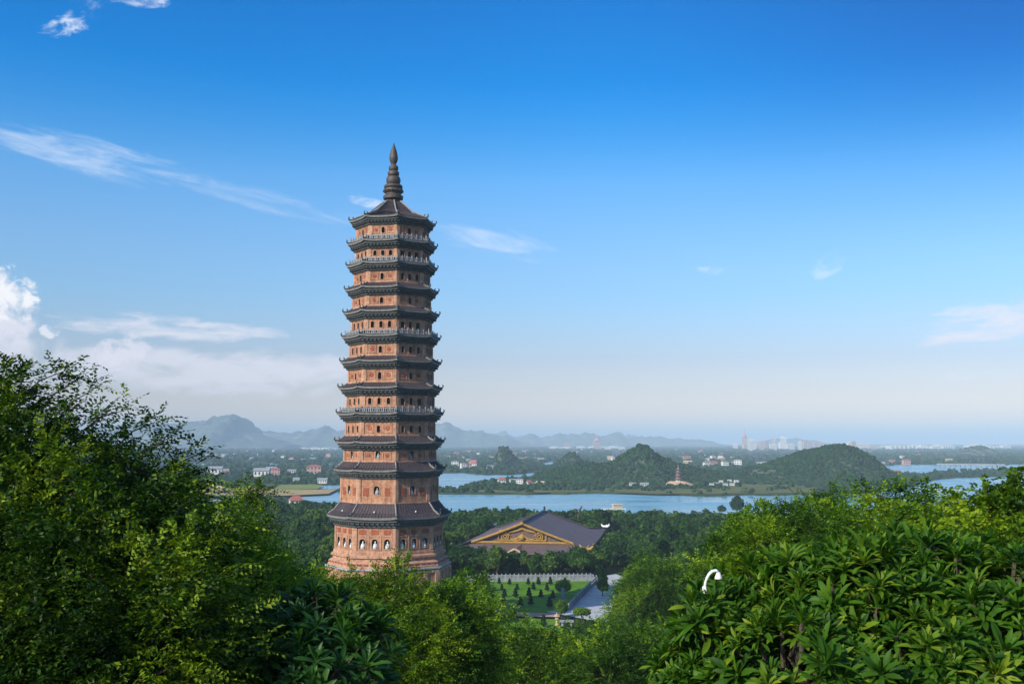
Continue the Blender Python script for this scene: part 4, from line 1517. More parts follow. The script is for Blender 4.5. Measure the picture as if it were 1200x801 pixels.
def frangipani(label, lobes, leaf, mat, foot, rad, seed, per_m2=9.0, n_leaf=17, group=None):
    """rosettes of long leaves at the branch ends"""
    g = np.random.default_rng(seed)
    fx, fy, fz = foot_of(*foot)
    root = empty('frangipani_tree', (fx, fy, fz), label, 'tree', group)
    off = np.array([fx, fy, fz])
    lob = [(c - off, r) for c, r in lobes]
    A, DD = [], []
    for c, r in lob:
        area = 4 * PI * ((r[0] * r[1] + r[0] * r[2] + r[1] * r[2]) / 3)
        p, d = lobe_shell(c, r, int(area * per_m2), g, 0.16, 0.10, -.75)
        A.append(p)
        DD.append(d)
    A, DD = np.concatenate(A), np.concatenate(DD)
    n = len(A)
    ax = unit(DD * .62 + np.array([0, 0, .62]) + g.normal(0, .22, (n, 3)))
    e1 = unit(np.cross(ax, g.normal(size=(n, 3))))
    e2 = np.cross(ax, e1)
    k = np.arange(n_leaf)
    t = (k + .5) / n_leaf
    ang = k * 2.39996 + g.uniform(0, 6.28, (n, 1))
    elev = np.radians(82 - 84 * t ** .9)[None] + g.normal(0, .16, (n, n_leaf))
    rad_d = e1[:, None] * np.cos(ang)[..., None] + e2[:, None] * np.sin(ang)[..., None]
    D = ax[:, None] * np.sin(elev)[..., None] + rad_d * np.cos(elev)[..., None]
    N = ax[:, None] * np.cos(elev)[..., None] - rad_d * np.sin(elev)[..., None] + g.normal(0, .16, (n, n_leaf, 3))
    size = leaf * g.uniform(.75, 1.25, (n, 1)) * (.62 + .5 * np.sin(np.clip(t * 1.15, 0, 1) * PI * .62))[None] * g.uniform(.85, 1.12, (n, n_leaf))
    P = A[:, None] - ax[:, None] * (leaf * .35 * t)[None, :, None] + rad_d * leaf * .03
    base = np.clip(g.normal(.42, .16, (n, 1)), 0, 1)
    T = np.clip(base + g.normal(0, .14, (n, n_leaf)), 0, 1)
    old = (g.random((n, n_leaf)) < .035) & (t > .55)
    T = np.where(old, 1.0, T)
    leaf_object('crown', P.reshape(-1, 3), D.reshape(-1, 3), N.reshape(-1, 3), size.ravel(), T.ravel(), LONG_V, LONG_F, mat, root, True)
    trunk_mesh('trunk', lob, (0, 0, 0), rad, g, root, None, 9)
    mb = MB()
    for i in range(0, n, 2):
        mb.tube([A[i] - ax[i] * leaf * 1.5 - np.array([0, 0, .05]), A[i] - ax[i] * leaf * .2], [.022, .018], 5)
    mb.build('branchwork', M['bark'], root)
    return root


def foreground():
    L = lobe_px
    S = lambda x0, y0, x1, y1, Y, n: (np.array(at(x0, y0, Y)), np.array(at(x1, y1, Y)), n)
    big_tree('broadleaf_tree', 'large dark small-leaved tree filling the left edge of the view', 'tree',
             [L(-5, 516, 14.5, 58), L(-50, 575, 14, 108), L(70, 555, 14.5, 64), L(40, 620, 13.5, 100), L(135, 575, 14.5, 58), L(150, 650, 13.5, 90), L(-30, 690, 12.5, 120), L(90, 720, 12.5, 110),
              L(185, 590, 15, 38), L(195, 720, 13, 90), L(30, 790, 12, 120), L(150, 800, 12, 110), L(10, 466, 14.5, 24)],
             .082, M['leaf_left'], (-5.2, 13.5), .19, 101,
             shoots=[S(10, 480, 82, 432, 14.5, 26), S(20, 468, 30, 434, 14.5, 14), S(40, 490, 86, 448, 14.5, 22), S(-5, 464, 4, 434, 14.5, 12), S(60, 500, 110, 456, 14.5, 22), S(90, 510, 148, 480, 14.5, 20),
                     S(130, 530, 180, 495, 14.5, 22), S(150, 550, 205, 510, 14.5, 20), S(185, 570, 240, 528, 15, 22), S(195, 585, 226, 556, 15, 14), S(200, 600, 250, 566, 15, 18)])
    big_tree('broadleaf_tree', 'bright green small-leaved tree on the slope just right of the big dark tree', 'tree',
             [L(225, 660, 17.5, 62), L(255, 650, 18, 42), L(215, 612, 18, 34), L(270, 720, 17, 75), L(300, 690, 18.5, 45), L(240, 780, 16, 80), L(330, 730, 18, 42), L(320, 690, 19, 25)],
             .085, M['leaf_slope'], (-5.2, 17.5), .15, 102,
             shoots=[S(215, 600, 238, 576, 18, 14), S(225, 610, 262, 598, 18, 14), S(270, 640, 305, 622, 18, 14), S(310, 680, 352, 668, 19, 14)])
    big_tree('sapling', 'slender sapling with a dark tuft of leaves rising left of the pagoda', 'tree',
             [L(293, 576, 24, 13, .5), L(281, 579, 24, 9, .45), L(305, 579, 24, 9, .45), L(297, 596, 24, 7, 1.0), L(299, 614, 24, 11, 1.2), L(303, 638, 24, 16, 1.1), L(298, 655, 24, 18, 1.0)], .085, M['leaf_left'], (-6.0, 24.3), .06, 103, lai=2.8,
             shoots=[S(294, 640, 293, 580, 24, 20)])
    frangipani('dark frangipani tree with long leaf rosettes at the lower left centre',
               [L(375, 745, 14, 62), L(320, 775, 13.5, 58), L(420, 765, 14, 52), L(380, 800, 13, 70), L(345, 720, 14.5, 30), L(270, 800, 13.5, 45)], .25, M['leaf_frangi_dark'], (-2.7, 14), .12, 104, 11)
    big_tree('broadleaf_tree', 'yellow-green tree whose top spray covers the foot of the pagoda', 'tree',
             [L(465, 698, 40, 25, 1.2), L(450, 720, 40, 36), L(490, 732, 40, 32), L(478, 768, 38, 50), L(447, 684, 40, 8), L(430, 770, 38, 44), L(470, 805, 37, 50)], .135, M['leaf_yellow'], (-4.4, 40), .16, 105, lai=2.4,
             shoots=[S(463, 690, 462, 656, 40, 14), S(470, 690, 480, 654, 40, 12), S(445, 690, 438, 664, 40, 10)])
    big_tree('broadleaf_tree', 'sunlit yellow-green tree on the slope left of the pagoda foot', 'tree',
             [L(412, 708, 46, 28), L(385, 702, 48, 24), L(360, 698, 44, 26), L(398, 735, 45, 36), L(370, 722, 43, 32), L(428, 700, 46, 17)], .14, M['leaf_yellow'], (-8.0, 46), .15, 106, lai=2.4,
             shoots=[S(415, 692, 412, 670, 46, 10), S(390, 690, 382, 668, 46, 10)])
    big_tree('broadleaf_tree', 'dense mid-green tree right of the pagoda foot, below the paved court', 'tree',
             [L(540, 715, 44, 32), L(522, 735, 42, 40), L(555, 745, 42, 40), L(530, 790, 40, 56), L(555, 690, 45, 15), L(510, 712, 43, 22)], .14, M['leaf_slope'], (-2.2, 42), .17, 107, lai=2.4,
             shoots=[S(545, 700, 560, 676, 45, 12), S(530, 710, 535, 688, 44, 10)])
    big_tree('broadleaf_tree', 'bright tree at the bottom centre under the lower lawn', 'tree',
             [L(620, 772, 62, 34), L(590, 785, 60, 36), L(650, 778, 62, 32), L(628, 800, 58, 44), L(600, 755, 64, 15)], .21, M['leaf_yellow'], (1.2, 62), .16, 108, lai=2.2)
    big_tree('broadleaf_tree', 'spreading bright tree at the bottom, right of centre', 'tree',
             [L(700, 768, 60, 34), L(735, 775, 58, 38), L(675, 790, 58, 34), L(715, 800, 55, 46), L(765, 765, 57, 30)], .20, M['leaf_slope'], (6.0, 59), .16, 109, lai=2.2)
    big_tree('broadleaf_tree', 'broad domed tree at the right edge of the paved steps', 'tree',
             [L(768, 688, 130, 34), L(746, 700, 132, 24), L(792, 700, 128, 32), L(770, 716, 126, 40), L(756, 668, 134, 15), L(738, 722, 128, 24)], .30, M['leaf_slope'], (18, 129), .25, 110, lai=2.4)
    big_tree('broadleaf_tree', 'leafy tree on the right slope, its top against the lake', 'tree',
             [L(900, 628, 36, 32), L(868, 642, 36, 28), L(935, 624, 36, 33), L(965, 612, 36, 27), L(985, 594, 36, 14), L(900, 650, 34, 45), L(850, 655, 35, 26), L(960, 640, 34, 45), L(835, 680, 34, 22), L(975, 586, 36, 8)], .115, M['leaf_slope'],
             (9.2, 36), .18, 111, lai=2.4, shoots=[S(975, 605, 978, 568, 36, 16), S(900, 612, 897, 592, 36, 10), S(940, 608, 948, 586, 36, 10)])
    big_tree('broadleaf_tree', 'open airy tree between the two right-hand slope trees, lake showing through', 'tree',
             [L(1015, 614, 28, 30), L(1048, 612, 28, 26), L(1078, 606, 28, 24), L(1032, 585, 28, 13), L(1064, 582, 28, 13), L(1097, 596, 28, 16), L(1050, 645, 27, 45), L(1000, 650, 27, 40), L(1085, 635, 27, 36)], .11, M['leaf_slope'], (10.6, 28), .14, 112, lai=1.9,
             shoots=[S(1020, 590, 1012, 568, 28, 12), S(1050, 590, 1050, 566, 28, 12), S(1078, 590, 1086, 568, 28, 12)])
    big_tree('broadleaf_tree', 'round-leaved bright tree at the right edge above the frangipani', 'tree',
             [L(1160, 622, 20, 40), L(1125, 626, 20, 32), L(1198, 612, 20, 38), L(1150, 665, 19, 52), L(1200, 665, 19, 52), L(1110, 655, 19.5, 36), L(1182, 590, 20, 17), L(1230, 630, 20, 46)], .10, M['leaf_yellow'], (9.3, 20), .15, 113, V=OVAL_V, F=OVAL_F, lai=2.1, droop=.5,
             shoots=[S(1125, 606, 1120, 580, 20, 12), S(1150, 596, 1158, 568, 20, 14), S(1182, 580, 1194, 558, 20, 12), S(1100, 630, 1085, 605, 20, 10)])
    frangipani('large frangipani tree with glossy long-leaf rosettes filling the lower right',
               [L(1000, 735, 10, 108, .92), L(905, 735, 10.4, 85), L(865, 765, 10.2, 72), L(1090, 735, 10, 108), L(1180, 750, 9.6, 105), L(945, 800, 9.4, 105), L(1075, 810, 9.2, 110), L(1045, 665, 10.6, 50), L(866, 712, 10.2, 28), L(824, 727, 9.7, 31), L(1120, 690, 10.4, 62), L(825, 800, 10, 60), L(1200, 700, 10, 60), L(930, 690, 10.8, 50)],
               .195, M['leaf_frangi'], (3.9, 10.4), .15, 114, 32.0)


foreground()

# white gooseneck lamp showing behind the frangipani
def gooseneck():
    Y = 9.9
    b = at(826, 690, Y)
    gz = th(b.x, Y)
    root = empty('garden_lamp', (b.x, Y, gz), 'white gooseneck lamp curving out of the left edge of the frangipani', 'lamp')
    h = b.z - gz
    mb = MB()
    k = Y / 1205
    arc = [(0, 0, -.2), (0, 0, h * .5), (0, 0, h + 1 * k), (1.0 * k, 0, h + 8 * k), (2.8 * k, 0, h + 13 * k), (5.5 * k, 0, h + 17.5 * k), (9 * k, 0, h + 20.5 * k), (13 * k, 0, h + 21.5 * k), (16 * k, 0, h + 19.5 * k)]
    mb.tube(arc, [.016] * 3 + [.0145] * 6, 10)
    mb.build('pole', M['white'], root, True)
    mb = MB()
    mb.lathe([(.015, 0), (.022, -.015), (.036, -.05), (.038, -.065), (.01, -.065)], 14, (16 * k, 0, h + 19.5 * k))
    mb.build('lamp_shade', M['white'], root, True)
    mb = MB()
    mb.lathe([(.018, -.03), (.024, -.02), (.025, .02), (.018, .03)], 12, (0, 0, h))
    mb.build('collar', M['white'], root, True)


gooseneck()

# ------------------------------------------------------------------ the wood between the slope, the hall and the lake
SHAPES = ['broad domed', 'narrow upright', 'lopsided', 'dense rounded', 'flat topped', 'open airy', 'two lobed', 'many lobed']


def crown_variant(kind, g, n_face, clump):
    """unit crown: about 1 m in radius, foot of the crown near z = 0.7"""
    lob = []
    if kind == 0:
        lob = [(0, 0, 1.5, .95, .7)] + [(.6 * math.cos(a), .6 * math.sin(a), 1.25, .5, .45) for a in np.linspace(0, 6.28, 6)[:-1]]
    elif kind == 1:
        lob = [(0, 0, 1.2, .62, .6), (.08, .1, 1.9, .52, .6), (-.05, 0, 2.5, .34, .5), (.3, -.2, 1.0, .4, .4)]
    elif kind == 2:
        lob = [(.3, 0, 1.5, .75, .65), (-.35, .2, 1.2, .55, .45), (.5, -.4, 1.15, .5, .4), (.2, .1, 2.0, .4, .35), (-.1, -.5, 1.0, .45, .35)]
    elif kind == 3:
        lob = [(0, 0, 1.5, .9, .85), (.45, .3, 1.3, .55, .5), (-.5, -.1, 1.35, .5, .5), (0, -.5, 1.2, .5, .5), (.1, .1, 2.1, .45, .35)]
    elif kind == 4:
        lob = [(.75 * math.cos(a), .75 * math.sin(a), 1.5 + .1 * math.sin(3 * a), .5, .35) for a in np.linspace(0, 6.28, 8)[:-1]] + [(0, 0, 1.6, .7, .4)]
    elif kind == 5:
        lob = [(g.uniform(-.7, .7), g.uniform(-.7, .7), g.uniform(1.0, 2.2), .36, .3) for _ in range(9)]
    elif kind == 6:
        lob = [(-.5, 0, 1.4, .65, .65), (.5, .15, 1.7, .62, .7), (0, -.3, 1.1, .5, .4)]
    else:
        lob = [(g.uniform(-.8, .8), g.uniform(-.8, .8), g.uniform(1.0, 1.9), g.uniform(.35, .55), g.uniform(.3, .5)) for _ in range(9)] + [(0, 0, 1.4, .7, .6)]
    Ps, Ds, Ts = [], [], []
    tot = sum(l[3] ** 2 for l in lob)
    for x, y, z, r, rz in lob:
        n = int(n_face * r * r / tot)
        p, d = lobe_shell(np.array([x, y, z]), np.array([r, r, rz]), n, g, .16, .22)
        Ps.append(p)
        Ds.append(d)
        k = vnoise(p[:, 0] * 3.2 + 11, p[:, 2] * 3.2 + p[:, 1] * 2.7 + 5, 3)
        Ts.append(np.clip(.1 + .75 * k + g.normal(0, .15, len(p)), 0, 1))
    P, Dn, T = np.concatenate(Ps), np.concatenate(Ds), np.concatenate(Ts)
    n = len(P)
    N = unit(Dn * .7 + g.normal(0, .55, (n, 3)) + np.array([0, 0, .35]))
    D = unit(np.cross(N, g.normal(size=(n, 3))))
    S = clump * g.uniform(.6, 1.4, n)
    return P, D, N, S, T


def crown_mesh(kind, seed, n_face, clump, mat):
    g = np.random.default_rng(seed)
    o = leaf_object('crown', *crown_variant(kind, g, n_face, clump), CLUMP_V, CLUMP_F, mat, None)
    me = o.data
    bpy.data.objects.remove(o)
    return me


def trunk_unit():
    mb = MB()
    mb.tube([(0, 0, -.25), (.03, .02, .5), (-.02, .04, 1.0), (.02, 0, 1.5)], [.085, .062, .05, .03], 7)
    for a, z, r, e in ((.4, .75, .5, 1.35), (2.3, .8, .55, 1.4), (4.1, .7, .5, 1.3), (5.4, .95, .4, 1.7)):
        mb.tube([(0, 0, z), (.55 * r * math.cos(a), .55 * r * math.sin(a), (z + e) / 2), (r * math.cos(a), r * math.sin(a), e)], [.042, .028, .012], 5)
    o = mb.build('trunk', M['bark'])
    me = o.data
    bpy.data.objects.remove(o)
    return me


SIL = [(-60, 400), (0, 425), (100, 470), (200, 540), (240, 600), (300, 650), (360, 690), (400, 672), (470, 665), (530, 700), (560, 700), (575, 745), (600, 765), (650, 760), (700, 755), (770, 760), (790, 720), (830, 672), (860, 625), (900, 590), (960, 580), (1010, 580),
       (1100, 575), (1260, 550)]


def build_wood():
    g = np.random.default_rng(55)
    X, Y = np.meshgrid(np.arange(-260, 520, 5.2), np.arange(48, 735, 5.2))
    X = (X + g.uniform(-2.3, 2.3, X.shape)).ravel()
    Y = (Y + g.uniform(-2.3, 2.3, Y.shape)).ravel()
    Z = terrain(X, Y)
    px, pyb = pix(X, Y, Z)
    size = g.uniform(1.9, 4.3, X.shape) * np.where(Y > 400, 1.15, 1.0)
    kind = g.integers(0, 8, X.shape)
    hs = g.uniform(.9, 1.25, X.shape)
    topz = Z + size * hs * np.where(kind == 1, 2.9, 2.25)
    _, pyt = pix(X, Y, topz)
    _, pym = pix(X, Y, Z + size * 1.2)
    rpx = size * 1205 / Y
    keep = (px > -30 - rpx) & (px < 1230 + rpx)
    keep &= ~in_lake(X, Y)
    # clear of the pagoda, the hall and the garden
    keep &= np.hypot(X - TX, Y - TY) > 17.5 + size
    Fp = at(612, 612.5, 372)
    dx, dy = X - Fp.x, Y - Fp.y
    a = dx * math.sin(R_(9)) + dy * math.cos(R_(9))
    s = dx * math.cos(R_(9)) - dy * math.sin(R_(9))
    keep &= ~((a > -19) & (a < 82) & (np.abs(s) < 27))
    for poly in (LAWN, LAWN2, PATH, PLAZA, COURT):
        keep &= ~inside(px, pyb, poly)
        for q in (-1, 1):
            keep &= ~inside(px + q * rpx * .7, pyb, poly)
    keep &= ~inside(px, pyb, [(700, 632), (735, 628), (738, 650), (700, 656)])
    # nothing may stand in front of the lawn, the path and the steps
    blk = (Y < 308) & (px + rpx > 528) & (px - rpx < 725) & (pyt < 738) & (pyb > 674)
    keep &= ~blk
    # low trees only in front of the hall
    fr = (Y >= 295) & (Y < 352) & (px > 520) & (px < 715)
    lim = np.where(fr & (pyt < 641), .62, 1.0)
    size = size * lim
    low = (px > 715) & (px < 760) & (Y < 345) & (pyt < 655)
    keep &= ~(low & (Y > 240))
    # the lake shows over the wood
    shore = np.interp(px, [-100, 380, 420, 520, 700, 860, 1000], [588, 588, 592, 597, 599, 600, 596]) + g.normal(0, 2.2, px.shape)
    keep &= ~((Y > 430) & (pyt < shore))
    # hidden behind the foreground trees
    sil = np.interp(px, [p[0] for p in SIL], [p[1] for p in SIL])
    keep &= pyt < sil + 4
    keep &= (Y > 70) | (px > 560) & (px < 790)
    # beyond 400 m every tree behind a nearer crown is thinned a little
    keep &= (Y < 420) | (g.random(X.shape) < .8)
    idx = np.nonzero(keep)[0]
    order = idx[np.argsort(Y[idx] / size[idx])]
    near, rest = order[:285], order[285:]
    mats = [M['leaf_wood']]
    meshes = [crown_mesh(k, 500 + k, 5200, .15, M['leaf_wood']) for k in range(8)]
    fine = [crown_mesh(k, 600 + k, 9000, .105, M['leaf_hill']) for k in range(8)]
    tr = trunk_unit()
    for i in near:
        bright = Y[i] < 170
        x_, p_ = float(px[i]), float(pyt[i])
        if Y[i] < 170 and x_ < 790:
            zone = 'on the bank below the lawn'
        elif x_ > 790:
            zone = 'under the right-hand slope'
        elif x_ < 395:
            zone = 'in the hollow left of the pagoda'
        elif x_ < 520:
            zone = 'close behind the pagoda'
        elif Y[i] < 352 and x_ < 720:
            zone = 'between the balustrade and the hall'
        elif x_ < 720:
            zone = 'behind the hall'
        elif p_ > 660:
            zone = 'right of the paved steps'
        else:
            zone = 'right of the hall'
        sz = 'small' if size[i] < 2.6 else 'tall' if hs[i] > 1.12 else 'mid-sized'
        nr = ['nearest', 'nearer', 'farther', 'far'][int(np.clip((Y[i] - 80) / 90, 0, 3))]
        root = empty('wood_tree', (X[i], Y[i], Z[i] - .1), '%s %s green tree %s, among the %s ones' % (sz, SHAPES[kind[i]], zone, nr), 'tree', 'trees of the wood', g.uniform(0, 6.28))
        root.scale = (size[i], size[i], size[i] * hs[i])
        t = bpy.data.objects.new('trunk', tr)
        c = bpy.data.objects.new('crown', (fine if bright else meshes)[kind[i]])
        for o in (t, c):
            COL.objects.link(o)
            o.parent = root
    # the rest of the wood as one mass
    lowp = [crown_variant(k, np.random.default_rng(700 + k), 900, .27) for k in range(8)]
    V, T = [], []
    for i in rest:
        P, D, N, S, TI = lowp[kind[i]]
        n = len(P)
        if Y[i] > 520:
            P, D, N, S, TI = P[::2], D[::2], N[::2], S[::2] * 1.3, TI[::2]
        r = g.uniform(0, 6.28)
        ca, sa = math.cos(r), math.sin(r)
        Rm = np.array([[ca, -sa, 0], [sa, ca, 0], [0, 0, 1]])
        sc = np.array([size[i], size[i], size[i] * hs[i]])
        v = leaf_verts((P @ Rm.T) * sc, D @ Rm.T, N @ Rm.T, S * size[i], CLUMP_V) + np.array([X[i], Y[i], Z[i] - .1])
        V.append(v)
        T.append(np.clip(TI * .5 + g.uniform(0, 1) ** 1.5 * .55, 0, 1))
    V, T = np.concatenate(V), np.concatenate(T)
    n = len(V) // 4
    f = (np.arange(n)[:, None, None] * 4 + CLUMP_F[None]).reshape(-1, 3)
    o = np_mesh('woodland', V, f, M['leaf_mass'], np.repeat(T, 2))
    tag(o, 'dark green mass of trees reaching from the hall to the lake shore', 'wood', None, 'stuff')
    print('WOOD', len(near), len(rest), Y[near].max())


M['leaf_hill'] = leaf_mat('leaf_bank', (0.020, 0.06, 0.004), (0.085, 0.185, 0.009), (0.26, 0.37, 0.016), 0.36, 0.6, 0.35, 0.2)
M['leaf_mass'] = leaf_mat('leaf_mass', (0.012, 0.042, 0.010), (0.034, 0.092, 0.018), (0.11, 0.18, 0.024), 0.28, 0.7, 0.0, 0.15)
build_wood()


# lone trees on the near shore
def shore_tree(px, py, Y, size, kind, label, seed):
    p = at(px, py, Y)
    z = th(p.x, Y)
    root = empty('shore_tree', (p.x, Y, z), label, 'tree', 'lone trees on the near shore')
    root.scale = (size, size, size * 1.1)
    t = bpy.data.objects.new('trunk', trunk_unit())
    c = bpy.data.objects.new('crown', crown_mesh(kind, seed, 2500, .2, M['leaf_far']))
    for o in (t, c):
        COL.objects.link(o)
        o.parent = root


shore_tree(864, 603, 690, 4.6, 3, 'round dark tree standing alone against the lake', 801)
shore_tree(846, 604, 690, 2.6, 0, 'small low tree beside the round shore tree, left of it', 802)
shore_tree(896, 602, 700, 3.8, 4, 'wide low tree on the shore right of the round one', 803)


# clipped shrubs on the lawn
def lawn_shrubs():
    g = np.random.default_rng(91)
    P_, D_, N_, S_, T_ = [], [], [], [], []
    for z, r, n in ((.55, .62, 420), (1.15, .46, 300), (1.7, .28, 160)):
        p, d = lobe_shell(np.array([0, 0, z]), np.array([r, r, .3]), n, g, .2, .15)
        P_.append(p)
        N_.append(d + g.normal(0, .5, d.shape))
    P = np.concatenate(P_)
    N = unit(np.concatenate(N_))
    D = np.cross(N, g.normal(size=N.shape))
    o = leaf_object('foliage', P, D, N, .2 * g.uniform(.6, 1.3, len(P)), g.random(len(P)) * .6, CLUMP_V, CLUMP_F, M['leaf_far'], None)
    fm = o.data
    bpy.data.objects.remove(o)
    mb = MB()
    mb.tube([(0, 0, -.2), (0.02, 0, .6), (0, .02, 1.6)], [.08, .06, .03], 7)
    o = mb.build('stem', M['bark'])
    sm = o.data
    bpy.data.objects.remove(o)
    rows = [('row along the balustrade', 1.0, [(567, 685), (585, 684), (597, 685), (619, 685), (631, 685), (645, 685), (662, 685)]),
            ('second row from the balustrade', 1.05, [(572, 690), (588, 692), (606, 691), (625, 691), (641, 692), (655, 693)]),
            ('third row from the balustrade', 1.15, [(577, 700), (591, 699), (604, 700), (620, 699), (634, 700), (648, 701)]),
            ('row nearest the brick path', 1.25, [(590, 709), (610, 711), (622, 709), (644, 712)]),
            ('lower lawn beyond the brick path', 1.3, [(602, 726), (616, 731), (637, 734)])]
    ordn = ['first', 'second', 'third', 'fourth', 'fifth', 'sixth', 'seventh']
    for name, s, pts in rows:
        for j, (px, py) in enumerate(pts):
            p = on(px, py, GZ + .45)
            root = empty('clipped_shrub', p, 'dark shrub on the lawn, %s from left in the %s' % (ordn[j], name), 'shrub', 'clipped shrubs on the lawn', g.uniform(0, 6))
            q = s * g.uniform(.85, 1.15)
            root.scale = (q * g.uniform(.9, 1.15), q * g.uniform(.9, 1.15), q)
            for n_, me in (('foliage', fm), ('stem', sm)):
                c = bpy.data.objects.new(n_, me)
                COL.objects.link(c)
                c.parent = root


lawn_shrubs()


def garden_tree(px, py, size, kind, label, seed):
    p = on(px, py, GZ + .45)
    root = empty('garden_tree', p, label, 'tree')
    root.scale = (size, size, size * 1.05)
    t = bpy.data.objects.new('trunk', trunk_unit())
    c = bpy.data.objects.new('crown', crown_mesh(kind, seed, 4500, .14, M['leaf_hill']))
    for o in (t, c):
        COL.objects.link(o)
        o.parent = root


garden_tree(660, 699, 1.9, 0, 'broad low tree overhanging the right-hand balustrade of the lawn', 811)
garden_tree(706, 698, 2.3, 1, 'slim tree growing out of the paved steps', 812)
garden_tree(658, 723, 1.5, 3, 'round bush at the right end of the brick path', 813)
garden_tree(682, 730, 1.6, 4, 'low spreading bush at the foot of the paved steps', 814)
garden_tree(566, 693, 1.6, 3, 'small bright bush at the left corner of the lawn', 815)


# ------------------------------------------------------------------ hills covered in trees, woods of the plain
def ico():
    t = (1 + 5 ** .5) / 2
    v = np.array([(-1, t, 0), (1, t, 0), (-1, -t, 0), (1, -t, 0), (0, -1, t), (0, 1, t), (0, -1, -t), (0, 1, -t), (t, 0, -1), (t, 0, 1), (-t, 0, -1), (-t, 0, 1)], float)
    v /= np.linalg.norm(v[0])
    f = [(0, 11, 5), (0, 5, 1), (0, 1, 7), (0, 7, 10), (0, 10, 11), (1, 5, 9), (5, 11, 4), (11, 10, 2), (10, 7, 6), (7, 1, 8), (3, 9, 4), (3, 4, 2), (3, 2, 6), (3, 6, 8), (3, 8, 9), (4, 9, 5), (2, 4, 11), (6, 2, 10), (8, 6, 7), (9, 8, 1)]
    vs = [tuple(p) for p in v]
    cache = {}

    def midp(a, b):
        k = (min(a, b), max(a, b))
        if k not in cache:
            m = (np.array(vs[a]) + np.array(vs[b])) / 2
            vs.append(tuple(m / np.linalg.norm(m)))
            cache[k] = len(vs) - 1
        return cache[k]
    f2 = []
    for a, b, c in f:
        ab, bc, ca = midp(a, b), midp(b, c), midp(c, a)
        f2 += [(a, ab, ca), (b, bc, ab), (c, ca, bc), (ab, bc, ca)]
    return np.array(vs), np.array(f2)


ICO_V, ICO_F = ico()


def blob_mass(name, C, Rr, Hh, label, g, mat, rough=.3):
    n = len(C)
    v = ICO_V[None] * (1 + g.normal(0, rough, (n, len(ICO_V), 1)))
    v = v * np.stack([Rr, Rr, Hh], 1)[:, None, :] + C[:, None, :]
    f = (np.arange(n)[:, None, None] * len(ICO_V) + ICO_F[None]).reshape(-1, 3)
    T = np.clip(np.repeat(g.uniform(0, .8, n), len(ICO_F)) + g.normal(0, .15, n * len(ICO_F)), 0, 1)
    o = np_mesh(name, v.reshape(-1, 3), f, mat, T)
    return tag(o, label, 'woodland', None, 'stuff')


def build_far_woods():
    g = np.random.default_rng(77)
    labels = ['dark trees covering the pointed hill beyond the lake', 'dark trees covering the rounded hill right of the pointed one', 'scrub on the low karst knob behind the pointed hill', 'scrub on the steep karst knob right of the pagoda', 'scrub on the small karst knob at the far right']
    for h, lab in zip(HILLS, labels):
        X, Yv, Z, sh, C = h
        if lab is None:
            continue
        m = (sh > .04) & (C > 1.0)
        xs, ys, zs = X[m], Yv[m], Z[m]
        n = 12000 if lab.startswith('dark') else 1500
        bare = fbm(xs / 26, zs / 12 + ys / 60, 91, 4)
        wgt = np.clip((bare + .26) * 5, .06, 1)
        k = g.choice(len(xs), n, p=wgt / wgt.sum())
        r = g.uniform(0.9, 2.3, n) * (1.0 if n > 2000 else 1.15)
        P = np.stack([xs[k] + g.uniform(-3, 3, n), ys[k] + g.uniform(-3, 3, n), zs[k] + r * .3], 1)
        blob_mass('hill_wood', P, r, r * g.uniform(.8, 1.25, n), lab, g, M['leaf_far'])
    # trees of the plain, in belts, farther off thicker belts
    n = 42000
    px = g.uniform(-60, 1260, n)
    py = 520.3 + 62 * g.random(n) ** 1.5
    Yv = 48.0 * 1205 / (py - 517)
    Xv = (px - 600) / 1205 * Yv
    lk = in_lake(Xv, Yv)
    dens = fbm(Xv / (Yv * .05), Yv / (Yv * .16), 44, 3) + .5
    keep = ~lk & (g.random(n) < np.clip((dens - .22) * 3.4, 0.10, 1)) & (Yv > 735)
    for poly in ([(225, 570), (400, 571), (395, 582), (240, 582)], [(310, 566), (380, 566), (378, 574), (310, 574)], [(842, 566.5), (962, 566.5), (962, 577), (842, 577)], [(655, 572.5), (845, 571), (845, 578), (560, 578), (560, 573)]):
        keep &= ~(inside(px, py, poly) & (g.random(n) < .93))
    Xv, Yv = Xv[keep], Yv[keep]
    r = np.clip(Yv / 1205 * g.uniform(1.3, 3.6, len(Yv)), 2.2, 24)
    hgt = np.clip(r * g.uniform(.5, .95, len(Yv)), 1.5, 6.5)
    P = np.stack([Xv, Yv, 1.5 + hgt * .5], 1)
    blob_mass('plain_wood', P, r, hgt, 'belts of trees scattered over the far plain', g, M['leaf_far'])


build_far_woods()


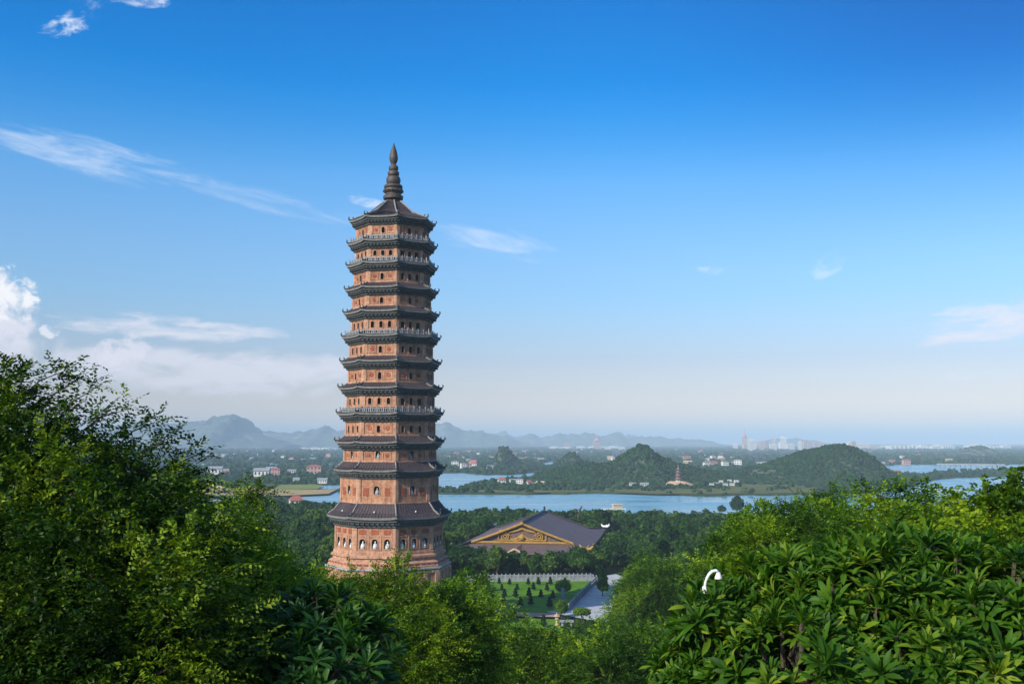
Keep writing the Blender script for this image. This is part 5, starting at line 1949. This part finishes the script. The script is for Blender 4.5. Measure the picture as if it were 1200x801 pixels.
# ------------------------------------------------------------------ houses, far pagoda, bridge, city
def house_proto(w, d, h, roof_h, wall, roof, n_win=3, hip=False, floors=1):
    """parts: wall, roof, windows"""
    root = bpy.data.objects.new('house', None)
    COL.objects.link(root)
    mb = MB()
    mb.box((0, 0, h / 2 - .5), (w, d, h + 1))
    if not hip:
        mb.add([(-w / 2, -d / 2, h), (-w / 2, d / 2, h), (-w / 2, 0, h + roof_h)], [(0, 2, 1)])
        mb.add([(w / 2, -d / 2, h), (w / 2, d / 2, h), (w / 2, 0, h + roof_h)], [(0, 1, 2)])
    mb.build('wall', wall, root)
    rb = MB()
    o = .6
    if hip:
        b = [(-w / 2 - o, -d / 2 - o, h), (w / 2 + o, -d / 2 - o, h), (w / 2 + o, d / 2 + o, h), (-w / 2 - o, d / 2 + o, h), (-w / 4, 0, h + roof_h), (w / 4, 0, h + roof_h)]
        rb.add(b, [(0, 1, 5, 4), (1, 2, 5), (2, 3, 4, 5), (3, 0, 4), (3, 2, 1, 0)])
    else:
        for s in (-1, 1):
            e = [(-w / 2 - o, s * (d / 2 + o), h - .25), (w / 2 + o, s * (d / 2 + o), h - .25), (w / 2 + o, 0, h + roof_h + .12), (-w / 2 - o, 0, h + roof_h + .12)]
            t = [(x, y, z + .2) for x, y, z in e]
            rb.add(e + t, [(3, 2, 1, 0), (4, 5, 6, 7), (0, 1, 5, 4), (1, 2, 6, 5), (3, 0, 4, 7)])
    rb.build('roof', roof, root)
    for f in range(floors):
        zc = (f + .55) * h / floors
        for k in range(n_win):
            wb = MB()
            x = (k + .5) / n_win * w - w / 2
            wb.box((x, -d / 2 - .02, zc), (w / n_win * .42, .12, h / floors * .45))
            wb.build('window', M['glass'], root)
    return root


def place(proto, first, loc, rz, label, cat, group, s=1.0):
    o = proto if first else copy_tree(proto)
    o.location = loc
    o.rotation_euler = (0, 0, rz)
    o.scale = (s, s, s)
    tag(o, label, cat, group)
    return o


def build_houses():
    g = np.random.default_rng(12)
    red = house_proto(9, 7.5, 5.5, 3.2, M['house_white'], M['red_roof'], 3, True, 2)
    white = house_proto(11, 7, 4.5, 1.6, M['house_white'], M['grey_roof'], 4)
    tan = house_proto(12, 8, 5.5, 1.5, M['house_tan'], M['house_tan'], 4, False, 2)
    pink = house_proto(14, 9, 8, 1.6, M['house_pink'], M['red_roof'], 4, True, 2)
    block = house_proto(10, 8, 9, .8, M['house_white'], M['grey_roof'], 3, True, 3)
    used = {}

    def put(kind, px, py, label, rz=0.0, s=1.0, group='houses on the plain'):
        pr = {'red': red, 'white': white, 'tan': tan, 'pink': pink, 'block': block}[kind]
        p = on(px, py, 1.5)
        if py > 589:
            Y = 60 * 0 + (CAM_Z - 1.9) * 1205 / (py - 517)
            p = at(px, py, Y)
        place(pr, kind not in used, (p.x, p.y, 1.5), rz, label, 'house', group, s)
        used[kind] = 1

    put('red', 347, 593, 'white two-storey house with red hip roof in the trees left of the pagoda', .35, 1.05)
    put('block', 252, 598, 'white block half hidden by the left tree, with trees in front', .2, .9)
    put('white', 278, 587, 'low white shed among the trees left of the red-roofed house', .1, .55)
    put('tan', 241, 578, 'tan building at the left end of the dry field', .1, 1.3)
    put('tan', 257, 577, 'tan building with grey neighbour on the dry field, right of another', -.1, .9)
    put('block', 249, 575.5, 'slim pale tower-like house rising from the tan row', .1, .75)
    put('white', 262, 576, 'grey roofed shed right of the tan row', .1, .7)
    put('tan', 268, 601, 'tan cottage in the trees at the edge of the left tree', .4, .7)
    put('pink', 322, 556, 'tall pink building left of the pagoda, beyond the rice field', .1, 1.1)
    put('white', 307, 558, 'long white shed beside the tall pink building', .05, 1.9)
    put('pink', 368, 555.5, 'wide pink building with red roof close left of the pagoda', .1, 1.5)
    put('white', 342, 555, 'pale house between the two pink buildings', .1, 1.1)
    put('white', 252, 555.5, 'long white building with others near the left tree', .1, 1.9)
    put('white', 263, 555, 'white house with reddish neighbour near the left tree', .1, 1.2)
    put('pink', 265, 556, 'small reddish house right of the long white buildings', .1, .7)
    put('white', 318, 553, 'pale building just behind the tall pink one', .1, 1.4)
    put('white', 378, 566, 'white pump house on the bank of the pond left of the pagoda', .0, 1.0)
    put('white', 348, 564, 'white hut at the back edge of the rice field', .0, .8)
    # the spit between the two arms of the lake
    put('red', 588, 567, 'red-roofed house on the wooded spit in the lake', .2, .95, 'houses on the spit')
    put('white', 602, 566, 'wide white house at the middle of the spit', .3, .85, 'houses on the spit')
    put('block', 609, 568.5, 'white gabled block at the water side of the spit', -.1, .8, 'houses on the spit')
    put('red', 620, 568.5, 'white house with red roof right of the middle of the spit', .5, .7, 'houses on the spit')
    put('tan', 633.5, 569, 'yellow-tan house at the right end of the spit', -.3, .75, 'houses on the spit')
    put('white', 627, 569, 'small white house just left of the tan house', .0, .6, 'houses on the spit')
    # far shore village and right bank
    put('white', 741, 569, 'white hut on the far shore left of the small pagoda', .0, .6, 'houses on the far shore')
    put('white', 755, 570.5, 'long white hut beside the rock of the small pagoda', .0, .8, 'houses on the far shore')
    put('white', 777, 567.5, 'white roofed hall just behind the rock of the small pagoda', .1, .8, 'houses on the far shore')
    for j, (px, py) in enumerate([(834, 571), (839, 568), (845, 567), (850, 569), (855, 566), (858, 568.5), (863, 566.5)]):
        put('white' if j % 2 else 'block', px, py, 'white village house right of the small pagoda, %s from left' % ['first', 'second', 'third', 'fourth', 'fifth', 'sixth', 'seventh'][j], g.uniform(-.3, .3), .5, 'village on the far shore')
    put('pink', 1062, 543.5, 'large red-roofed pink building by the right-hand channel', .1, 1.15, 'houses by the channel')
    put('pink', 1046, 543, 'smaller pinkish house left of the large red-roofed one', .1, 1.0, 'houses by the channel')
    put('white', 1034, 543.5, 'white house at the left end of the channel bank', .1, .9, 'houses by the channel')
    put('pink', 1050, 557.5, 'pink-roofed house on the point below the rounded hill', .2, .9, 'houses by the channel')
    put('white', 1042, 556.5, 'white house on the point below the rounded hill', .1, .8, 'houses by the channel')
    put('white', 1004, 575.5, 'white hut at the foot of the rounded hill', .1, .6, 'houses by the channel')
    put('tan', 1112, 541.5, 'tan house at the left end of the bridge', .1, 1.2, 'houses by the channel')
    # specks of houses on the far plain, each its own
    zones = [('far plain behind the small karst knob', 520, 640, 528, 541, 46), ('far plain behind the pointed hill', 640, 860, 527, 540, 34), ('far plain left of the pagoda', 240, 395, 528, 541, 22), ('far plain right of the rounded hill', 1005, 1195, 524, 538, 22),
             ('middle plain between hills', 800, 900, 538, 547, 16), ('shore right behind the pagoda', 528, 575, 545, 550, 6)]
    for zn, x0, x1, y0, y1, n in zones:
        for _ in range(n):
            kd = ['white', 'block', 'pink', 'tan', 'red'][int(g.choice(5, p=[.42, .28, .1, .1, .1]))]
            names = {'white': 'pale low house', 'block': 'pale upright house', 'pink': 'pinkish house', 'tan': 'tan house', 'red': 'white house with red roof'}
            put(kd, g.uniform(x0, x1), g.uniform(y0, y1), 'tiny distant %s on the %s' % (names[kd], zn), g.uniform(-.5, .5), g.uniform(.9, 1.5), 'houses on the ' + zn)


build_houses()


def build_small_pagoda():
    b = on(795, 569.5, 1.5)
    root = empty('small_pagoda', (b.x, b.y, 1.5), 'small four-tiered pagoda on an orange rock mound across the lake', 'pagoda')
    g = np.random.default_rng(5)
    mb = MB()
    rings = []
    for r, z in ((14, -1), (13, 1.5), (10.5, 3.2), (8.2, 4.6), (6.5, 5.6)):
        rings.append([(r * (1 + .14 * math.sin(3 * a + z)) * math.cos(a) * 1.25, r * (1 + .1 * math.cos(5 * a + z)) * math.sin(a), z + g.uniform(-.3, .3)) for a in np.linspace(0, 2 * PI, 25)[:-1]])
    mb.loft(rings, 0, (False, True))
    mb.build('rock_mound', M['orange_rock'], root)
    z, R = 5.3, 4.0
    for i in range(4):
        mb = MB()
        mb.loft([octo(R * .8, z - .2), octo(R * .8, z + 2.3)], 0)
        w = mb.build('storey_wall', M['house_pink'] if i else M['house_white'], root)
        for k in range(8):
            F = Face(k, R * .8)
            wb = MB()
            F.box(wb, -.45, .45, z + .5, z + 1.9, -.05, .06)
            wb.build('window', M['glass'], w)
        mb = MB()
        mb.loft([octo(R * .82, z + 2.1), octo(R * 1.25, z + 2.45), octo(R * 1.28, z + 2.65), octo(R * .95, z + 3.15), octo(R * .72, z + 3.7)], 0, (False, False))
        e = mb.build('eave', M['hall_wall'], root)
        z += 3.4
        R *= .88
    mb = MB()
    mb.lathe([(R * .85, z - .1), (R * .5, z + .6), (.5, z + 1.3), (.6, z + 1.9), (.35, z + 2.4), (.45, z + 2.9), (.2, z + 3.6), (.02, z + 5.4)], 12)
    mb.build('spire', M['ridge'], root)


M['orange_rock'] = plain('orange_rock', (0.50, 0.32, 0.20), 0.9, 0.35, .35, .4)
build_small_pagoda()


def build_bridge():
    a, b = on(1098, 547.5, 0), on(1178, 548.5, 0)
    root = empty('bridge', (a.x, a.y, 0), 'long low grey bridge on many piers across the right-hand channel', 'bridge')
    d = Vector((b.x - a.x, b.y - a.y, 0))
    L = d.length
    d /= L
    n = Vector((-d.y, d.x, 0))
    mb = MB()
    mb.obox(-n * 4 + Vector((0, 0, 5.6)), d * L, n * 8, Vector((0, 0, 1.2)))
    for s in (-1, 1):
        mb.obox(n * (s * 3.9 - .1) + Vector((0, 0, 6.8)), d * L, n * .2, Vector((0, 0, 1.1)))
    mb.build('deck', M['stone'], root)
    for k in range(13):
        q = d * (L * (k + .5) / 13)
        mb = MB()
        mb.obox(q - d * .7 - n * 3.4 + Vector((0, 0, -2)), d * 1.4, n * 6.8, Vector((0, 0, 7.6)))
        mb.build('pier', M['stone'], root)


build_bridge()


def build_city():
    g = np.random.default_rng(33)

    def block(px, Y, w, h, mat, label, cat='tower block', group='city blocks on the horizon', roof=None):
        p = at(px, 520, Y)
        root = empty('city_building', (p.x, Y, 1.5), label, cat, group, g.uniform(-.3, .3))
        mb = MB()
        mb.box((0, 0, h / 2 - 1), (w, w * .6, h + 2))
        mb.box((g.uniform(-.2, .2) * w, 0, h + h * .04), (w * .4, w * .3, h * .08))
        for k in range(5):
            mb.box((w * (-.4 + .2 * k), -w * .3 - w * .01, h * .5), (w * .07, w * .03, h * .9), 0, 1)
        mb.build('wall', [mat, M['grey_roof']], root)
        if roof:
            rb = MB()
            rb.lathe([(w * .5, h), (w * .34, h * 1.12), (w * .1, h * 1.3), (w * .02, h * 1.7)], 10)
            rb.build('spire', mat, root)
    mats = [M['house_white'], M['house_pink'], M['house_white'], M['house_tan']]
    for _ in range(34):
        px = float(np.clip(g.normal(925, 42), 838, 1000))
        c = 1 - abs(px - 935) / 110
        block(px, g.uniform(5600, 7000), g.uniform(18, 42), g.uniform(26, 42) + 48 * max(c, 0) * g.random(), mats[g.integers(0, 4)], 'distant pale tower block in the city skyline on the right horizon')
    block(872.5, 6400, 30, 80, M['house_pink'], 'tallest spired tower of the skyline left of the rounded hill', 'tower', None, True)
    block(699.5, 6600, 46, 56, M['house_pink'], 'pink spired tower below the far mountains, left of the pointed hill', 'tower', None, True)
    block(664, 6600, 30, 40, M['house_pink'], 'pale pink block below the far mountains right of the karst knobs', 'building')
    for _ in range(14):
        block(g.uniform(640, 735), g.uniform(6000, 6800), g.uniform(30, 70), g.uniform(14, 24), M['house_white'], 'low pale building at the foot of the far mountains', 'building', 'low buildings below the far mountains')
    for _ in range(24):
        block(g.uniform(1008, 1196), g.uniform(6000, 8000), g.uniform(40, 150), g.uniform(16, 30), M['house_white'] if g.random() < .7 else M['house_tan'], 'long pale shed on the horizon right of the rounded hill', 'building', 'long sheds on the right horizon')
    for _ in range(8):
        block(g.uniform(350, 395), g.uniform(5500, 6500), g.uniform(40, 110), g.uniform(10, 16), M['house_white'], 'low pale shed on the far plain left of the pagoda', 'building', 'low sheds left of the pagoda')


build_city()

# pontoon on the lake, seen over the hall roof
p = on(719, 596, .3)
pt = empty('pontoon', (p.x, p.y, 0), 'pale floating pontoon on the lake beyond the hall roof', 'pontoon', None, .25)
mb = MB(); mb.box((0, 0, .3), (18, 4.5, 1.0)); mb.build('deck', M['house_white'], pt)
mb = MB(); mb.box((3, 0, 2.2), (7, 3.4, 2.8)); mb.build('cabin', M['house_tan'], pt)
mb = MB(); mb.box((3, 0, 3.75), (8, 4.2, .3)); mb.build('roof', M['house_white'], pt)
# bare leaning trunk behind the hall
p = at(677, 606, 480)
bt = empty('bare_tree', (p.x, p.y, th(p.x, p.y)), 'dark bare leaning trunk rising behind the hall roof', 'tree')
h0 = p.z - th(p.x, p.y)
mb = MB(); mb.tube([(0, 0, -.5), (.2, 0, h0), (1.0, 0, h0 + 3.6), (1.8, 0, h0 + 5.6)], [.5, .42, .34, .12], 8); mb.build('trunk', M['bark'], bt)
mb = MB(); mb.tube([(.6, 0, h0 + 2.0), (2.0, 0, h0 + 4.9), (2.6, 0, h0 + 5.3)], [.25, .18, .06], 6); mb.build('branch', M['bark'], bt)
